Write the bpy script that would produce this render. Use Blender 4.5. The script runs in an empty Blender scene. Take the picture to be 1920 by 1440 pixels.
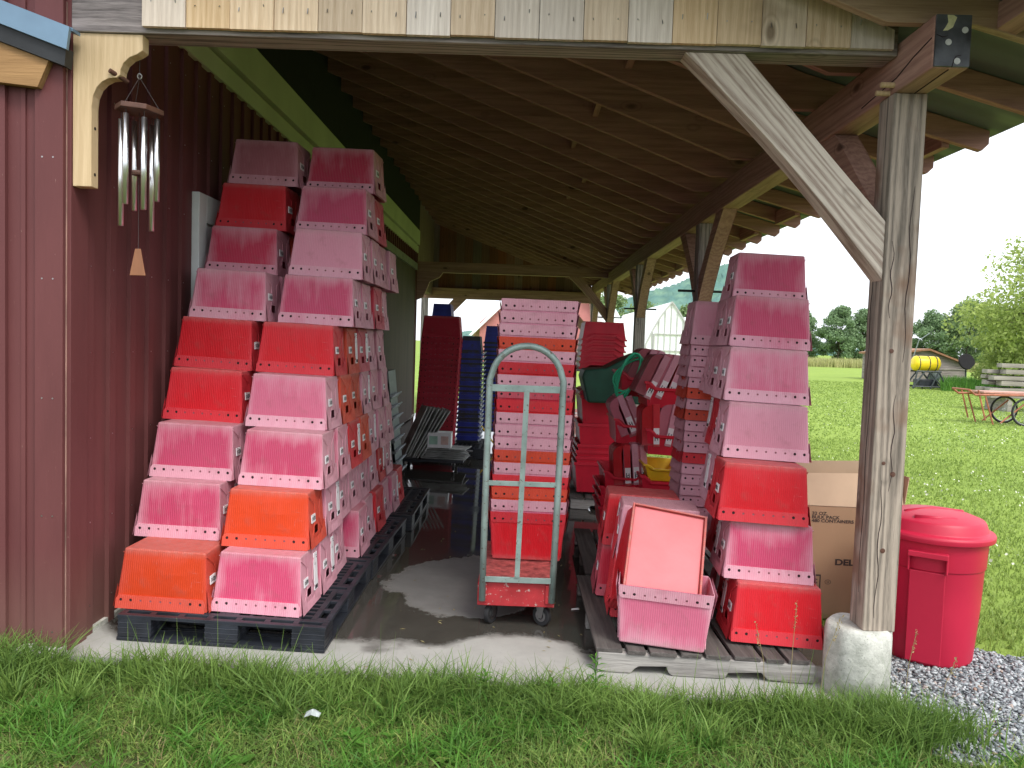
import bpy, math, random
import numpy as np
from mathutils import Matrix, Vector, Euler
random.seed(7); RNG = np.random.default_rng(11)
PI = math.pi
sc = bpy.context.scene
COL = sc.collection

# ------------------------------------------------------------ camera
CH, CP, CR, CY, CF = 1.53, .0538, .034, -.009, 1444.0
R0 = Vector((math.cos(CY), -math.sin(CY), 0)); F0 = Vector((math.sin(CY), math.cos(CY), 0)); Z0 = Vector((0, 0, 1))
FW = F0*math.cos(CP) - Z0*math.sin(CP); UP = Z0*math.cos(CP) + F0*math.sin(CP)
RR = R0*math.cos(CR) + UP*math.sin(CR); UU = UP*math.cos(CR) - R0*math.sin(CR)
cam_d = bpy.data.cameras.new('camera'); cam = bpy.data.objects.new('camera', cam_d); COL.objects.link(cam)
cam.matrix_world = Matrix(((RR.x, UU.x, -FW.x, 0), (RR.y, UU.y, -FW.y, 0), (RR.z, UU.z, -FW.z, CH), (0, 0, 0, 1)))
cam_d.sensor_width = 36; cam_d.lens = 36*CF/1920; cam_d.clip_start = .05; cam_d.clip_end = 3000
sc.camera = cam
# ------------------------------------------------------------ sky, sun, exposure
SUN_EL, SUN_AZ = math.radians(52), math.radians(145)      # azimuth from +Y clockwise: behind the camera, to the right
w = bpy.data.worlds.new("World"); sc.world = w; w.use_nodes = True
nt = w.node_tree; bg = nt.nodes['Background']
sky = nt.nodes.new('ShaderNodeTexSky'); sky.sky_type = 'NISHITA'; sky.sun_disc = False
sky.sun_elevation = SUN_EL; sky.sun_rotation = SUN_AZ; sky.dust_density = 4; sky.air_density = 1.2
hs = nt.nodes.new('ShaderNodeHueSaturation'); hs.inputs['Saturation'].default_value = .22
nt.links.new(sky.outputs[0], hs.inputs['Color']); mxs = nt.nodes.new('ShaderNodeMixRGB'); mxs.inputs[0].default_value = .72; mxs.inputs[2].default_value = (5.5, 5.75, 6.25, 1)   # even bright overcast over the clear sky
nt.links.new(hs.outputs[0], mxs.inputs[1]); nt.links.new(mxs.outputs[0], bg.inputs[0]); bg.inputs[1].default_value = .15
sd = bpy.data.lights.new('sun', 'SUN'); sd.energy = 1.3; sd.angle = math.radians(24); sd.color = (1, .95, .87)
sun = bpy.data.objects.new('sun', sd); COL.objects.link(sun)
sun.rotation_euler = (PI/2 - SUN_EL, 0, PI - SUN_AZ)
sun.rotation_euler = Vector((-math.sin(SUN_AZ)*math.cos(SUN_EL), -math.cos(SUN_AZ)*math.cos(SUN_EL), -math.sin(SUN_EL))).to_track_quat('-Z', 'Y').to_euler()
sc.view_settings.view_transform = 'Standard'; sc.view_settings.look = 'None'; sc.view_settings.exposure = 1.08
sc.cycles.max_bounces = 8; sc.cycles.diffuse_bounces = 5; sc.cycles.transparent_max_bounces = 6

# ------------------------------------------------------------ materials
class NT:
    def __init__(s, name, rough=.6, spec=.4):
        s.m = bpy.data.materials.new(name); s.m.use_nodes = True; s.t = s.m.node_tree; s.b = s.t.nodes['Principled BSDF']
        s.b.inputs['Roughness'].default_value = rough; s.b.inputs['Specular IOR Level'].default_value = spec
    def n(s, k, **kw):
        x = s.t.nodes.new('ShaderNode'+k)
        for a, v in kw.items(): setattr(x, a, v)
        return x
    def l(s, a, b): s.t.links.new(a, b)
    def val(s, x, inp):
        if hasattr(x, 'is_output') or isinstance(x, bpy.types.NodeSocket): s.l(x, inp)
        else: inp.default_value = x
    def math(s, op, a, b=0., c=None, clamp=False):
        x = s.n('Math', operation=op, use_clamp=clamp); s.val(a, x.inputs[0]); s.val(b, x.inputs[1])
        if c is not None: s.val(c, x.inputs[2])
        return x.outputs[0]
    def mix(s, f, a, b, blend='MIX'):
        x = s.n('MixRGB', blend_type=blend); s.val(f, x.inputs[0])
        for v, i in ((a, 1), (b, 2)):
            if isinstance(v, tuple): x.inputs[i].default_value = v if len(v) == 4 else v+(1,)
            else: s.l(v, x.inputs[i])
        return x.outputs[0]
    def co(s, which='Object', scale=(1, 1, 1), loc=(0, 0, 0)):
        t = s.n('TexCoord'); m = s.n('Mapping'); s.l(t.outputs[which], m.inputs[0])
        m.inputs['Scale'].default_value = scale; m.inputs['Location'].default_value = loc
        return m.outputs[0]
    def noise(s, vec, scale=5, detail=4, rough=.55, dist=0):
        x = s.n('TexNoise'); s.l(vec, x.inputs['Vector']); x.inputs['Scale'].default_value = scale
        x.inputs['Detail'].default_value = detail; x.inputs['Roughness'].default_value = rough; x.inputs['Distortion'].default_value = dist
        return x.outputs['Fac']
    def vor(s, vec, scale=5, out='Distance', feat='F1'):
        x = s.n('TexVoronoi', feature=feat); s.l(vec, x.inputs['Vector']); x.inputs['Scale'].default_value = scale
        return x.outputs[out]
    def ramp(s, f, *stops):
        x = s.n('ValToRGB'); s.l(f, x.inputs[0]); e = x.color_ramp.elements
        while len(e) < len(stops): e.new(.5)
        for i, (p, c) in enumerate(stops):
            e[i].position = p
            if isinstance(c, (int, float)): c = (c, c, c)
            e[i].color = tuple(c)+(1,)
        return x.outputs[0]
    def sep(s, vec):
        x = s.n('SeparateXYZ'); s.l(vec, x.inputs[0]); return x.outputs
    def bump(s, h, strength=.3, dist=.01, normal=None):
        x = s.n('Bump'); s.l(h, x.inputs['Height']); x.inputs['Strength'].default_value = strength; x.inputs['Distance'].default_value = dist
        if normal: s.l(normal, x.inputs['Normal'])
        s.l(x.outputs[0], s.b.inputs['Normal']); return x.outputs[0]
    def base(s, c):
        if isinstance(c, tuple): s.b.inputs['Base Color'].default_value = c+(1,)
        else: s.l(c, s.b.inputs['Base Color'])
        return s.m

def plain(name, col, rough=.6, var=.25, scale=8, metallic=0, spec=.4, bump=.15, stretch=(1, 1, 1)):
    k = NT(name, rough, spec); v = k.co(scale=stretch); n = k.noise(v, scale, 5)
    lo = tuple(max(0, c*(1-var)) for c in col); hi = tuple(min(1, c*(1+var)) for c in col)
    k.base(k.ramp(n, (.3, lo), (.7, hi))); k.b.inputs['Metallic'].default_value = metallic
    if bump: k.bump(k.noise(v, scale*6, 4), bump, .004)
    return k.m

def wood(name, dark, light, axis='x', knots=True, fine=60, island=.0, rough=.75, stain=None, sharp=1., ring=0.):
    k = NT(name, rough, .25)
    al = {'x': (0, 1, 2), 'y': (1, 0, 2), 'z': (2, 0, 1)}[axis]
    sv = [1., 1., 1.]; sv[al[0]] = .055
    v = k.co(scale=tuple(sv))
    if island:
        g = k.n('NewGeometry'); add = k.n('VectorMath', operation='ADD'); cb = k.n('CombineXYZ')
        r = k.math('MULTIPLY', g.outputs['Random Per Island'], 37.)
        for i in range(3): k.l(r, cb.inputs[i])
        k.l(v, add.inputs[0]); k.l(cb.outputs[0], add.inputs[1]); v = add.outputs[0]
    big = k.noise(v, 9, 3, .5, .6); fi = k.noise(v, fine, 5, .65, .3); f3 = k.noise(v, fine*3.6, 3, .6, 0)
    wv = k.n('TexWave', wave_type='BANDS', bands_direction={'x': 'Y', 'y': 'Z', 'z': 'X'}[axis]); k.l(v, wv.inputs['Vector'])
    wv.inputs['Scale'].default_value = 9; wv.inputs['Distortion'].default_value = 22; wv.inputs['Detail'].default_value = 3; wv.inputs['Detail Scale'].default_value = .55; wv.inputs['Detail Roughness'].default_value = .6
    f = k.math('ADD', k.math('ADD', k.math('MULTIPLY', fi, .38), k.math('MULTIPLY', f3, .30)), k.math('MULTIPLY', wv.outputs['Fac'], .14+ring)); f = k.math('ADD', f, k.math('MULTIPLY', big, .24-ring*.5))
    c = k.ramp(f, (.5-.22/sharp, dark), (.5+.22/sharp, light))
    if island:
        g2 = k.n('HueSaturation'); k.l(c, g2.inputs['Color'])
        g2.inputs['Hue'].default_value = .5
        k.l(k.math('ADD', 1-island*.6, k.math('MULTIPLY', g.outputs['Random Per Island'], island)), g2.inputs['Value'])
        rr = k.math('FRACT', k.math('MULTIPLY', g.outputs['Random Per Island'], 7.31))
        k.l(k.math('ADD', .45, k.math('MULTIPLY', rr, .95)), g2.inputs['Saturation']); c = g2.outputs[0]
    if knots:
        sv2 = [1., 1., 1.]; sv2[al[0]] = .5
        v2 = k.co(scale=tuple(sv2), loc=(.3, .17, .41)); d = k.vor(v2, 4.2)
        c = k.mix(k.ramp(d, (.07, .85), (.13, 0.)), c, tuple(x*.40 for x in dark)); c = k.mix(k.ramp(k.math('ABSOLUTE', k.math('SUBTRACT', d, .17)), (.0, .35), (.03, 0.)), c, tuple(x*.6 for x in dark))
    if stain:
        sn = k.noise(k.co(), stain[1], 3); c = k.mix(k.ramp(sn, (stain[2], 0.), (stain[2]+.12, .85)), c, stain[0])
    k.base(c); k.bump(k.math('ADD', fi, f3), .5, .004)
    return k.m

def tote_mat(name, flange=False):
    k = NT(name, .46, .22)
    oi = k.n('ObjectInfo'); oc = k.co(); x, y, z = k.sep(oc)
    ax = k.math('MULTIPLY', k.math('ABSOLUTE', x), 1/.225); ay = k.math('MULTIPLY', k.math('ABSOLUTE', y), 1/.155)
    # how far the plastic has gone pale: strongest near folds and ends, never even
    nz = k.noise(k.co(scale=(26, 26, 2.2)), 1.3, 4); nb = k.noise(k.co(scale=(1, 1, 1)), 5, 3)
    rnd = k.math('MULTIPLY', oi.outputs['Random'], 5.)
    nv = k.n('TexNoise', noise_dimensions='4D'); k.l(oc, nv.inputs['Vector']); k.l(rnd, nv.inputs['W']); nv.inputs['Scale'].default_value = 3.4; nv.inputs['Detail'].default_value = 3
    e = k.math('MULTIPLY', k.math('POWER', ax, 6.), .95)
    zt = k.math('MULTIPLY', k.math('POWER', k.math('SUBTRACT', 1., k.math('MULTIPLY', z, 1/.295)), 5.), .8)
    f = k.math('ADD', k.math('MAXIMUM', e, zt), k.math('MULTIPLY', k.math('SUBTRACT', nv.outputs['Fac'], .57), 1.9))
    f = k.math('ADD', f, k.math('MULTIPLY', k.math('SUBTRACT', nz, .5), .7))
    endface = k.math('GREATER_THAN', k.math('SUBTRACT', k.math('ABSOLUTE', x), k.math('MULTIPLY', z, .088)), .204)
    f = k.math('ADD', f, k.math('MULTIPLY', endface, .45))
    if flange: f = k.math('ADD', f, 1.)
    f = k.math('MULTIPLY', k.math('MINIMUM', k.math('MAXIMUM', f, 0.), 1.), oi.outputs['Alpha'])
    c = k.mix(f, oi.outputs['Color'], (.64, .33, .40))
    st = k.math('SINE', k.math('MULTIPLY', k.math('ADD', k.math('MULTIPLY', x, k.math('SUBTRACT', 1., endface)), k.math('MULTIPLY', y, endface)), 2*PI/.0105))
    c = k.mix(k.math('MULTIPLY', k.math('ADD', k.math('MULTIPLY', st, .5), .5), k.math('MULTIPLY', oi.outputs['Alpha'], k.math('ADD', .16, k.math('MULTIPLY', f, .28)))), c, (.66, .38, .45))
    dirt = k.noise(k.co(), 14, 5); c = k.mix(k.ramp(dirt, (.55, 0.), (.8, .32)), c, (.22, .10, .09))
    scr = k.noise(k.co(scale=(90, 90, 5)), 1., 3, .7); scr2 = k.noise(k.co(scale=(9, 9, 70)), 1., 3, .7)
    c = k.mix(k.ramp(scr, (.70, 0.), (.76, .35)), c, (.66, .40, .42)); c = k.mix(k.ramp(scr2, (.72, 0.), (.77, .25)), c, (.62, .34, .36))
    tz = k.math('MULTIPLY', k.math('MAXIMUM', k.math('SUBTRACT', .035, z), 0.), 18.); c = k.mix(k.math('MULTIPLY', tz, k.noise(oc, 40, 3)), c, (.34, .22, .20))
    k.base(c); k.bump(k.math('ADD', st, k.math('MULTIPLY', dirt, 5.)), .28, .002)
    k.l(k.ramp(dirt, (.3, .36), (.7, .62)), k.b.inputs['Roughness'])
    return k.m

M = {}
M['tote'] = tote_mat('tote_plastic'); M['flange'] = tote_mat('tote_flange_plastic', True)
M['white'] = plain('white_paper_label', (.78, .78, .8), .6, .05, 30, bump=0)
M['ink'] = plain('black_ink', (.03, .03, .035), .6, .1, bump=0)
M['plug'] = plain('dull_plug', (.20, .07, .085), .8, .2, bump=0)
M['hole'] = plain('dark_hole', (.02, .008, .01), .9, .1, bump=0)
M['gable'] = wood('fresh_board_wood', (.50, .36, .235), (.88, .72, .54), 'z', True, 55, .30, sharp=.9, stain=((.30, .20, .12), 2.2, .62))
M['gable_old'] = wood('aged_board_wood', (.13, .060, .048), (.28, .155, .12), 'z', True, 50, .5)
M['bracketw'] = wood('bracket_pine', (.50, .36, .20), (.68, .52, .32), 'z', False, 40)
for a in 'xyz':
    M['rafter_'+a] = wood('rafter_wood_'+a, (.21, .105, .088), (.48, .27, .215), a, True, 50, 0)
    M['timber_'+a] = wood('timber_wood_'+a, (.205, .110, .088), (.49, .30, .235), a, True, 50, 0)
    M['grey_'+a] = wood('weathered_grey_wood_'+a, (.085, .073, .072), (.37, .325, .31), a, True, 70, 0, .85, sharp=1.5, ring=.05)
M['bargew'] = wood('barge_wood_lit', (.26, .165, .11), (.50, .36, .25), 'x', True, 50, 0)  # lighter copy of the rafter wood; outdoor light is put into its colour
M['seam'] = plain('bare_seam', (.36, .22, .18), .8, .8, 5, stretch=(1, 1, .5))
M['void'] = plain('loft_shade_and_dish_black', (.012, .011, .013), .9, .2)  # near-black stands in for loft darkness; the dish uses it as its own black
M['doordark'] = plain('dark_door_paint', (.05, .028, .025), .7, .3, 4, stretch=(1, 1, .2))
M['splat'] = plain('yellow_marking_paint', (.62, .60, .36), .6, .2, 30)
M['post'] = wood('weathered_post_wood', (.095, .082, .068), (.40, .335, .275), 'z', True, 75, 0, .85, stain=((.20, .12, .08), 3, .56), sharp=1.4, ring=.06)
M['brace'] = wood('weathered_brace_wood', (.24, .17, .135), (.60, .53, .45), 'z', True, 75, 0, .85, sharp=1.5, ring=.06)
M['end'] = plain('tarred_beam_end', (.06, .065, .075), .5, .7, 9)
M['palletw'] = wood('pallet_wood', (.038, .030, .028), (.15, .125, .11), 'y', True, 60, .5, .9)
M['palletx'] = wood('pallet_beam_wood', (.12, .11, .10), (.42, .39, .35), 'x', True, 60, .3, .9, sharp=1.3)
M['black'] = plain('black_pallet_plastic', (.018, .021, .028), .42, .5, 6, bump=.2)
def chipped(name, col, chip, rough=.45, thr=.62, sc=38, metal=.0):
    k = NT(name, rough, .4); v = k.co(); a = k.noise(v, 7, 5); b = k.noise(v, sc, 6, .7); c = k.ramp(a, (.3, tuple(x*.72 for x in col)), (.7, tuple(min(1, x*1.25) for x in col)))
    c = k.mix(k.ramp(b, (thr, 0.), (thr+.03, .9)), c, chip); k.base(c); k.bump(b, .3, .003); k.b.inputs['Metallic'].default_value = metal
    k.l(k.ramp(a, (.3, rough-.1), (.7, rough+.2)), k.b.inputs['Roughness']); return k.m
M['steel'] = chipped('painted_grey_green_steel', (.24, .31, .29), (.13, .09, .07), .42, .60, 45, .3)
M['cartred'] = chipped('scratched_red_cart_paint', (.36, .022, .028), (.40, .30, .27), .5, .60, 40)
M['rubber'] = plain('black_rubber', (.02, .02, .022), .7, .2)
M['zinc'] = plain('zinc_plate', (.4, .4, .4), .35, .2, 20, 1)
M['chrome'] = plain('chime_aluminium', (.85, .86, .88), .28, .04, 10, 1, bump=0)
M['rosewood'] = plain('chime_dark_wood', (.10, .045, .03), .5, .3, 20, stretch=(1, .2, 1))
M['sailwood'] = plain('chime_sail_wood', (.27, .115, .055), .5, .2, 20, stretch=(1, 1, .2))
M['cord'] = plain('dark_cord', (.05, .04, .04), .8, .1)
M['canmetal'] = plain('slate_blue_roof_metal', (.16, .25, .34), .38, .15, 3, .3)
M['blacktrim'] = plain('black_roof_trim', (.02, .022, .024), .55, .3)
M['soffit'] = wood('soffit_wood', (.22, .12, .05), (.42, .25, .11), 'x', False, 30)
M['green_trim'] = plain('pale_green_painted_board', (.52, .53, .37), .6, .10, 2)
M['white_trim'] = plain('white_window_trim', (.62, .66, .66), .55, .12, 4)
M['glass'] = plain('dark_window_glass', (.02, .025, .03), .08, .2, bump=0)
M['rail'] = plain('grey_door_track', (.25, .25, .25), .5, .2, metallic=.4)
M['tub'] = plain('red_tub_plastic', (.58, .016, .040), .4, .15, 5)
M['tubd'] = plain('dark_red_tub_plastic', (.42, .014, .038), .45, .2, 5)
M['yellow'] = plain('yellow_bin_plastic', (.75, .48, .02), .4, .15)
M['greenbin'] = plain('dark_green_plastic', (.012, .07, .045), .5, .25)
M['hose'] = plain('green_garden_hose', (.03, .42, .22), .35, .1)
M['trash'] = plain('red_trash_can_plastic', (.48, .014, .048), .46, .07, 3)
M['card'] = plain('brown_cardboard', (.34, .22, .13), .85, .10, 3, stretch=(1, 1, .4))
M['card2'] = plain('pale_cardboard_flap', (.46, .34, .23), .85, .10, 3)
M['blue'] = plain('dark_blue_tote_plastic', (.010, .022, .26), .4, .3)
M['bluepale'] = plain('blue_tote_edge_plastic', (.55, .6, .66), .5, .2)
M['greytote'] = plain('grey_green_tote_plastic', (.20, .24, .24), .5, .2)
M['greypanel'] = plain('dirty_white_panel', (.42, .43, .42), .6, .5, 7)
M['ghwhite'] = plain('greenhouse_plastic_film', (.86, .88, .88), .35, .04, .5)
M['ghframe'] = plain('greenhouse_frame_grey', (.42, .42, .42), .6, .1)
M['farred'] = plain('far_barn_hazed_red', (.42, .16, .15), .7, .1, 1)  # red paled towards pink; distance haze is mixed into the colour
M['farroof'] = plain('far_barn_white_roof', (.75, .76, .78), .5, .06, 1)
M['tankyellow'] = plain('yellow_tank_plastic', (.86, .62, .02), .35, .08)
M['darksteel'] = plain('dark_machine_steel', (.05, .06, .065), .5, .4)
M['orangeframe'] = plain('rusty_orange_frame', (.34, .12, .07), .6, .3)
M['pinkdeck'] = plain('faded_red_deck', (.50, .27, .22), .6, .2)
M['oldboard'] = plain('old_shed_boards', (.23, .20, .19), .85, .35, 5, stretch=(.3, .3, 3))
M['lumber'] = plain('grey_lumber', (.27, .245, .22), .85, .35, 5, stretch=(.3, 1, 3))
M['bark'] = plain('tree_bark', (.13, .11, .085), .9, .4, 6, stretch=(1, 1, .2))
M['clover'] = plain('white_clover_flower', (.62, .64, .52), .8, .05)
M['gravelc'] = None

def leafmat(name, a, b, trans=.35):
    k = NT(name, .55, .3); g = k.n('NewGeometry'); n = k.noise(k.co(), 1.7, 4)
    f = k.math('ADD', k.math('MULTIPLY', g.outputs['Random Per Island'], .5), k.math('MULTIPLY', n, .75))
    c = k.ramp(f, (.2, a), (.85, b)); k.base(c)
    tr = k.n('BsdfTranslucent'); k.l(c, tr.inputs[0]); mx = k.n('MixShader'); mx.inputs[0].default_value = trans
    k.l(k.b.outputs[0], mx.inputs[1]); k.l(tr.outputs[0], mx.inputs[2]); k.l(mx.outputs[0], k.t.nodes['Material Output'].inputs[0])
    return k.m
M['grass'] = leafmat('grass_blade', (.055, .125, .022), (.20, .32, .07))
M['lawn'] = leafmat('lawn_blade', (.13, .21, .045), (.33, .43, .11), .35)
M['grassd'] = leafmat('dry_grass_blade', (.22, .17, .07), (.42, .36, .18))
M['weed'] = leafmat('weed_leaf', (.045, .14, .02), (.12, .28, .04))
M['leaf_far'] = leafmat('dark_tree_leaf_hazed', (.11, .19, .10), (.25, .36, .18))  # dark green paled in the leaf colour itself to suggest distance haze
M['leaf_mid'] = leafmat('mid_tree_leaf', (.11, .18, .08), (.26, .36, .15))
M['leaf_light'] = leafmat('light_willow_leaf', (.17, .25, .06), (.46, .55, .17), .45)
M['tallgrass'] = leafmat('tall_meadow_grass', (.24, .28, .09), (.5, .48, .22))

def mk_ground():
    k = NT('lawn_soil', .9, .1); v = k.co()
    a = k.noise(v, .35, 5, .6); b = k.noise(k.co(scale=(1, .35, 1)), 6, 6, .7)
    c = k.mix(b, (.12, .19, .035), (.27, .37, .08)); c = k.mix(k.ramp(a, (.35, 0.), (.7, .55)), c, (.27, .36, .07))
    x, y, z = k.sep(v)
    near = k.math('LESS_THAN', k.math('ADD', y, k.math('MULTIPLY', b, .5)), 3.9)
    soil = k.ramp(k.noise(v, 22, 5), (.3, (.035, .05, .015)), (.7, (.11, .12, .045)))
    c = k.mix(near, c, soil)
    d2 = k.math('ADD', k.math('POWER', k.math('ADD', x, 1.75), 2.), k.math('MULTIPLY', k.math('POWER', k.math('SUBTRACT', y, 2.45), 2.), 3.))
    c = k.mix(k.ramp(k.math('ADD', d2, k.math('MULTIPLY', k.noise(v, 5, 3), .4)), (.32, .95), (.45, 0.)), c, (.20, .16, .09))
    k.base(c); k.bump(b, .8, .03); return k.m
M['ground'] = mk_ground()
def mk_slab():
    k = NT('wet_concrete', .6, .5); v = k.co(); x, y, z = k.sep(v)
    n1 = k.noise(v, 2.2, 6, .6); n2 = k.noise(v, 9, 6, .65); nn = k.math('MULTIPLY', k.math('SUBTRACT', n1, .5), 1.9)
    # dry apron along the front edge; a dry island in the middle of the aisle
    front = k.math('SUBTRACT', 3.94, k.math('ADD', y, k.math('MULTIPLY', nn, .35)))
    bulge = k.math('SUBTRACT', .40, k.math('ABSOLUTE', k.math('SUBTRACT', x, .08)))
    front = k.math('ADD', front, k.math('MULTIPLY', k.math('MAXIMUM', bulge, 0.), .7))
    ex = k.math('POWER', k.math('MULTIPLY', k.math('ADD', x, .30), 1/.50), 2.); ey = k.math('POWER', k.math('MULTIPLY', k.math('SUBTRACT', y, 4.92), 1/.66), 2.)
    isl = k.math('SUBTRACT', 1., k.math('ADD', k.math('ADD', ex, ey), k.math('ADD', k.math('MULTIPLY', nn, 1.1), k.math('MULTIPLY', k.math('SUBTRACT', n2, .5), .45))))
    dry = k.math('MAXIMUM', k.math('MULTIPLY', front, 9.), k.math('MULTIPLY', isl, 6.))
    dry = k.math('MINIMUM', k.math('MAXIMUM', dry, 0.), 1.)
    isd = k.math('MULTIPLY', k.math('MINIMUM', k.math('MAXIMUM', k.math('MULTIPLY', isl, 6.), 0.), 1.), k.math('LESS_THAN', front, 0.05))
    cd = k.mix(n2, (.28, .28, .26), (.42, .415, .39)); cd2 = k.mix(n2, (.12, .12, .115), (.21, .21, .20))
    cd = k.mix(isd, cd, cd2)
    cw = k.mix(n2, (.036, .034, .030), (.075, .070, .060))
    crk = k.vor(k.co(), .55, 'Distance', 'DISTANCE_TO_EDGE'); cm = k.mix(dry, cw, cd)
    jn = k.math('LESS_THAN', k.math('ABSOLUTE', k.math('SUBTRACT', y, 7.05)), .007); cm = k.mix(jn, cm, (.02, .02, .018))
    spk = k.noise(v, 120, 3); cm = k.mix(k.ramp(spk, (.68, 0.), (.74, .6)), cm, (.12, .10, .08))
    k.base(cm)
    pud = k.ramp(k.noise(v, 1.3, 3), (.50, .035), (.68, .24))
    k.l(k.mix(dry, pud, (.75, .75, .75)), k.b.inputs['Roughness'])
    j = k.math('MULTIPLY', n2, k.math('ADD', .12, k.math('MULTIPLY', dry, .8)))
    k.bump(j, .25, .006); return k.m
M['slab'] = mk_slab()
def mk_red():
    k = NT('barn_red_paint', .62, .3); v = k.co(); g = k.n('NewGeometry')
    n = k.noise(k.co(scale=(1, 1, .25)), 5, 5); c = k.mix(n, (.092, .028, .029), (.168, .055, .055))
    sc_ = k.noise(k.co(scale=(6, 6, 1)), 16, 5, .7); c = k.mix(k.ramp(sc_, (.70, 0.), (.735, .75)), c, (.42, .30, .25))
    fl = k.noise(k.co(scale=(3, 3, .8)), 30, 6, .75); c = k.mix(k.ramp(fl, (.66, 0.), (.69, .5)), c, (.26, .12, .10))
    x, y, z = k.sep(v); low = k.math('MULTIPLY', k.math('MAXIMUM', k.math('SUBTRACT', .5, z), 0.), 1.2); c = k.mix(k.math('MULTIPLY', low, n), c, (.20, .15, .11))
    k.base(c); k.bump(k.noise(k.co(scale=(1, 1, .12)), 45, 4), .35, .003); return k.m
M['barn'] = mk_red()
def mk_conc():
    k = NT('rough_white_concrete', .9, .2); v = k.co(); n = k.noise(v, 14, 8, .7)
    c = k.ramp(n, (.3, (.30, .31, .27)), (.65, (.62, .62, .57))); vv = k.vor(v, 60)
    c = k.mix(k.ramp(vv, (.06, .8), (.16, 0.)), c, (.12, .12, .10)); k.base(c); k.bump(n, .8, .012); return k.m
M['pier'] = mk_conc()
def mk_roof():
    k = NT('dark_green_roof_underside', .55, .3); v = k.co(); x, y, z = k.sep(v)
    r = k.math('SINE', k.math('MULTIPLY', y, 2*PI/.23)); n = k.noise(v, 3, 4)
    k.base(k.mix(n, (.085, .105, .098), (.14, .165, .155))); k.bump(r, .6, .02); return k.m
M['roof'] = mk_roof()
def mk_gravel():
    k = NT('slate_chip', .6, .35); g = k.n('NewGeometry')
    k.base(k.ramp(g.outputs['Random Per Island'], (0., (.11, .125, .14)), (.5, (.27, .295, .31)), (.93, (.46, .49, .50)), (1., (.34, .22, .15)))); return k.m
M['chip'] = mk_gravel()
def mk_hill():
    k = NT('hazed_forest_hill', .9, .1); v = k.co(); n = k.vor(v, .09); n2 = k.noise(v, .03, 4)
    c = k.ramp(n, (.1, (.17, .27, .16)), (.8, (.06, .13, .11))); k.base(k.mix(n2, c, (.12, .22, .20))); k.bump(n, 1., 3.); return k.m  # bluish tint in the forest colour stands for haze in the air
M['hill'] = mk_hill()

# ------------------------------------------------------------ mesh helpers
class MB:
    def __init__(s): s.v = []; s.f = []; s.mi = []; s.T = Matrix()
    def add(s, vs, fs, mi=0, T=None):
        o = len(s.v); T = s.T if T is None else T
        s.v += [tuple(T @ Vector(p)) for p in vs]; s.f += [tuple(i+o for i in f) for f in fs]; s.mi += [mi]*len(fs); return s
    def box(s, a, b, mi=0, T=None):
        (x0, y0, z0), (x1, y1, z1) = a, b
        return s.add([(x0, y0, z0), (x1, y0, z0), (x1, y1, z0), (x0, y1, z0), (x0, y0, z1), (x1, y0, z1), (x1, y1, z1), (x0, y1, z1)],
                     [(0, 3, 2, 1), (4, 5, 6, 7), (0, 1, 5, 4), (1, 2, 6, 5), (2, 3, 7, 6), (3, 0, 4, 7)], mi, T)
    def tube(s, pts, r, n=10, mi=0, closed=False, caps=True, T=None):
        pts = [Vector(p) for p in pts]; rs = r if isinstance(r, (list, tuple)) else [r]*len(pts); vs = []; fs = []; up = None
        for i, p in enumerate(pts):
            if closed: d = pts[(i+1) % len(pts)]-pts[i-1]
            else: d = pts[min(i+1, len(pts)-1)]-pts[max(i-1, 0)]
            d.normalize()
            if up is None: up = d.orthogonal().normalized()
            up = (up-d*up.dot(d)).normalized(); sd_ = d.cross(up)
            for j in range(n):
                a = 2*PI*j/n; vs.append(p+up*math.cos(a)*rs[i]+sd_*math.sin(a)*rs[i])
        m = len(pts)
        for i in range(m if closed else m-1):
            for j in range(n):
                a, b = i*n+j, i*n+(j+1) % n; c, d_ = ((i+1) % m)*n+(j+1) % n, ((i+1) % m)*n+j
                fs.append((a, b, c, d_))
        if caps and not closed: fs += [tuple(range(n))[::-1], tuple(range((m-1)*n, m*n))]
        return s.add(vs, fs, mi, T)
    def lathe(s, prof, n=32, mi=0, T=None, c=(0, 0)):
        vs = []; fs = []
        for r, z in prof:
            for j in range(n): a = 2*PI*j/n; vs.append((c[0]+r*math.cos(a), c[1]+r*math.sin(a), z))
        for i in range(len(prof)-1):
            for j in range(n): fs.append((i*n+j, i*n+(j+1) % n, (i+1)*n+(j+1) % n, (i+1)*n+j))
        fs += [tuple(range(n))[::-1], tuple(range((len(prof)-1)*n, len(prof)*n))]
        return s.add(vs, fs, mi, T)
    def prism(s, poly, y0, y1, mi=0, T=None):       # polygon in x,z extruded along y
        n = len(poly); vs = [(x, y0, z) for x, z in poly]+[(x, y1, z) for x, z in poly]
        fs = [tuple(range(n)), tuple(range(2*n-1, n-1, -1))]+[(i, i+n, (i+1) % n+n, (i+1) % n) for i in range(n)]
        return s.add(vs, fs, mi, T)
    def build(s, name, mat, parent=None, smooth=False, bevel=0, loc=None):
        me = bpy.data.meshes.new(name); me.from_pydata(s.v, [], s.f)
        for m in (mat if isinstance(mat, (list, tuple)) else [mat]): me.materials.append(m)
        if any(s.mi): me.polygons.foreach_set('material_index', s.mi)
        if smooth: me.polygons.foreach_set('use_smooth', [True]*len(s.f))
        me.update(); o = bpy.data.objects.new(name, me); COL.objects.link(o)
        if parent: o.parent = parent
        if loc: o.location = loc
        if bevel:
            b = o.modifiers.new('bevel', 'BEVEL'); b.width = bevel; b.segments = 2; b.limit_method = 'ANGLE'
        return o
def tag(o, label=None, cat=None, group=None, kind=None):
    if label: o['label'] = label
    if cat: o['category'] = cat
    if group: o['group'] = group
    if kind: o['kind'] = kind
    return o
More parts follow.
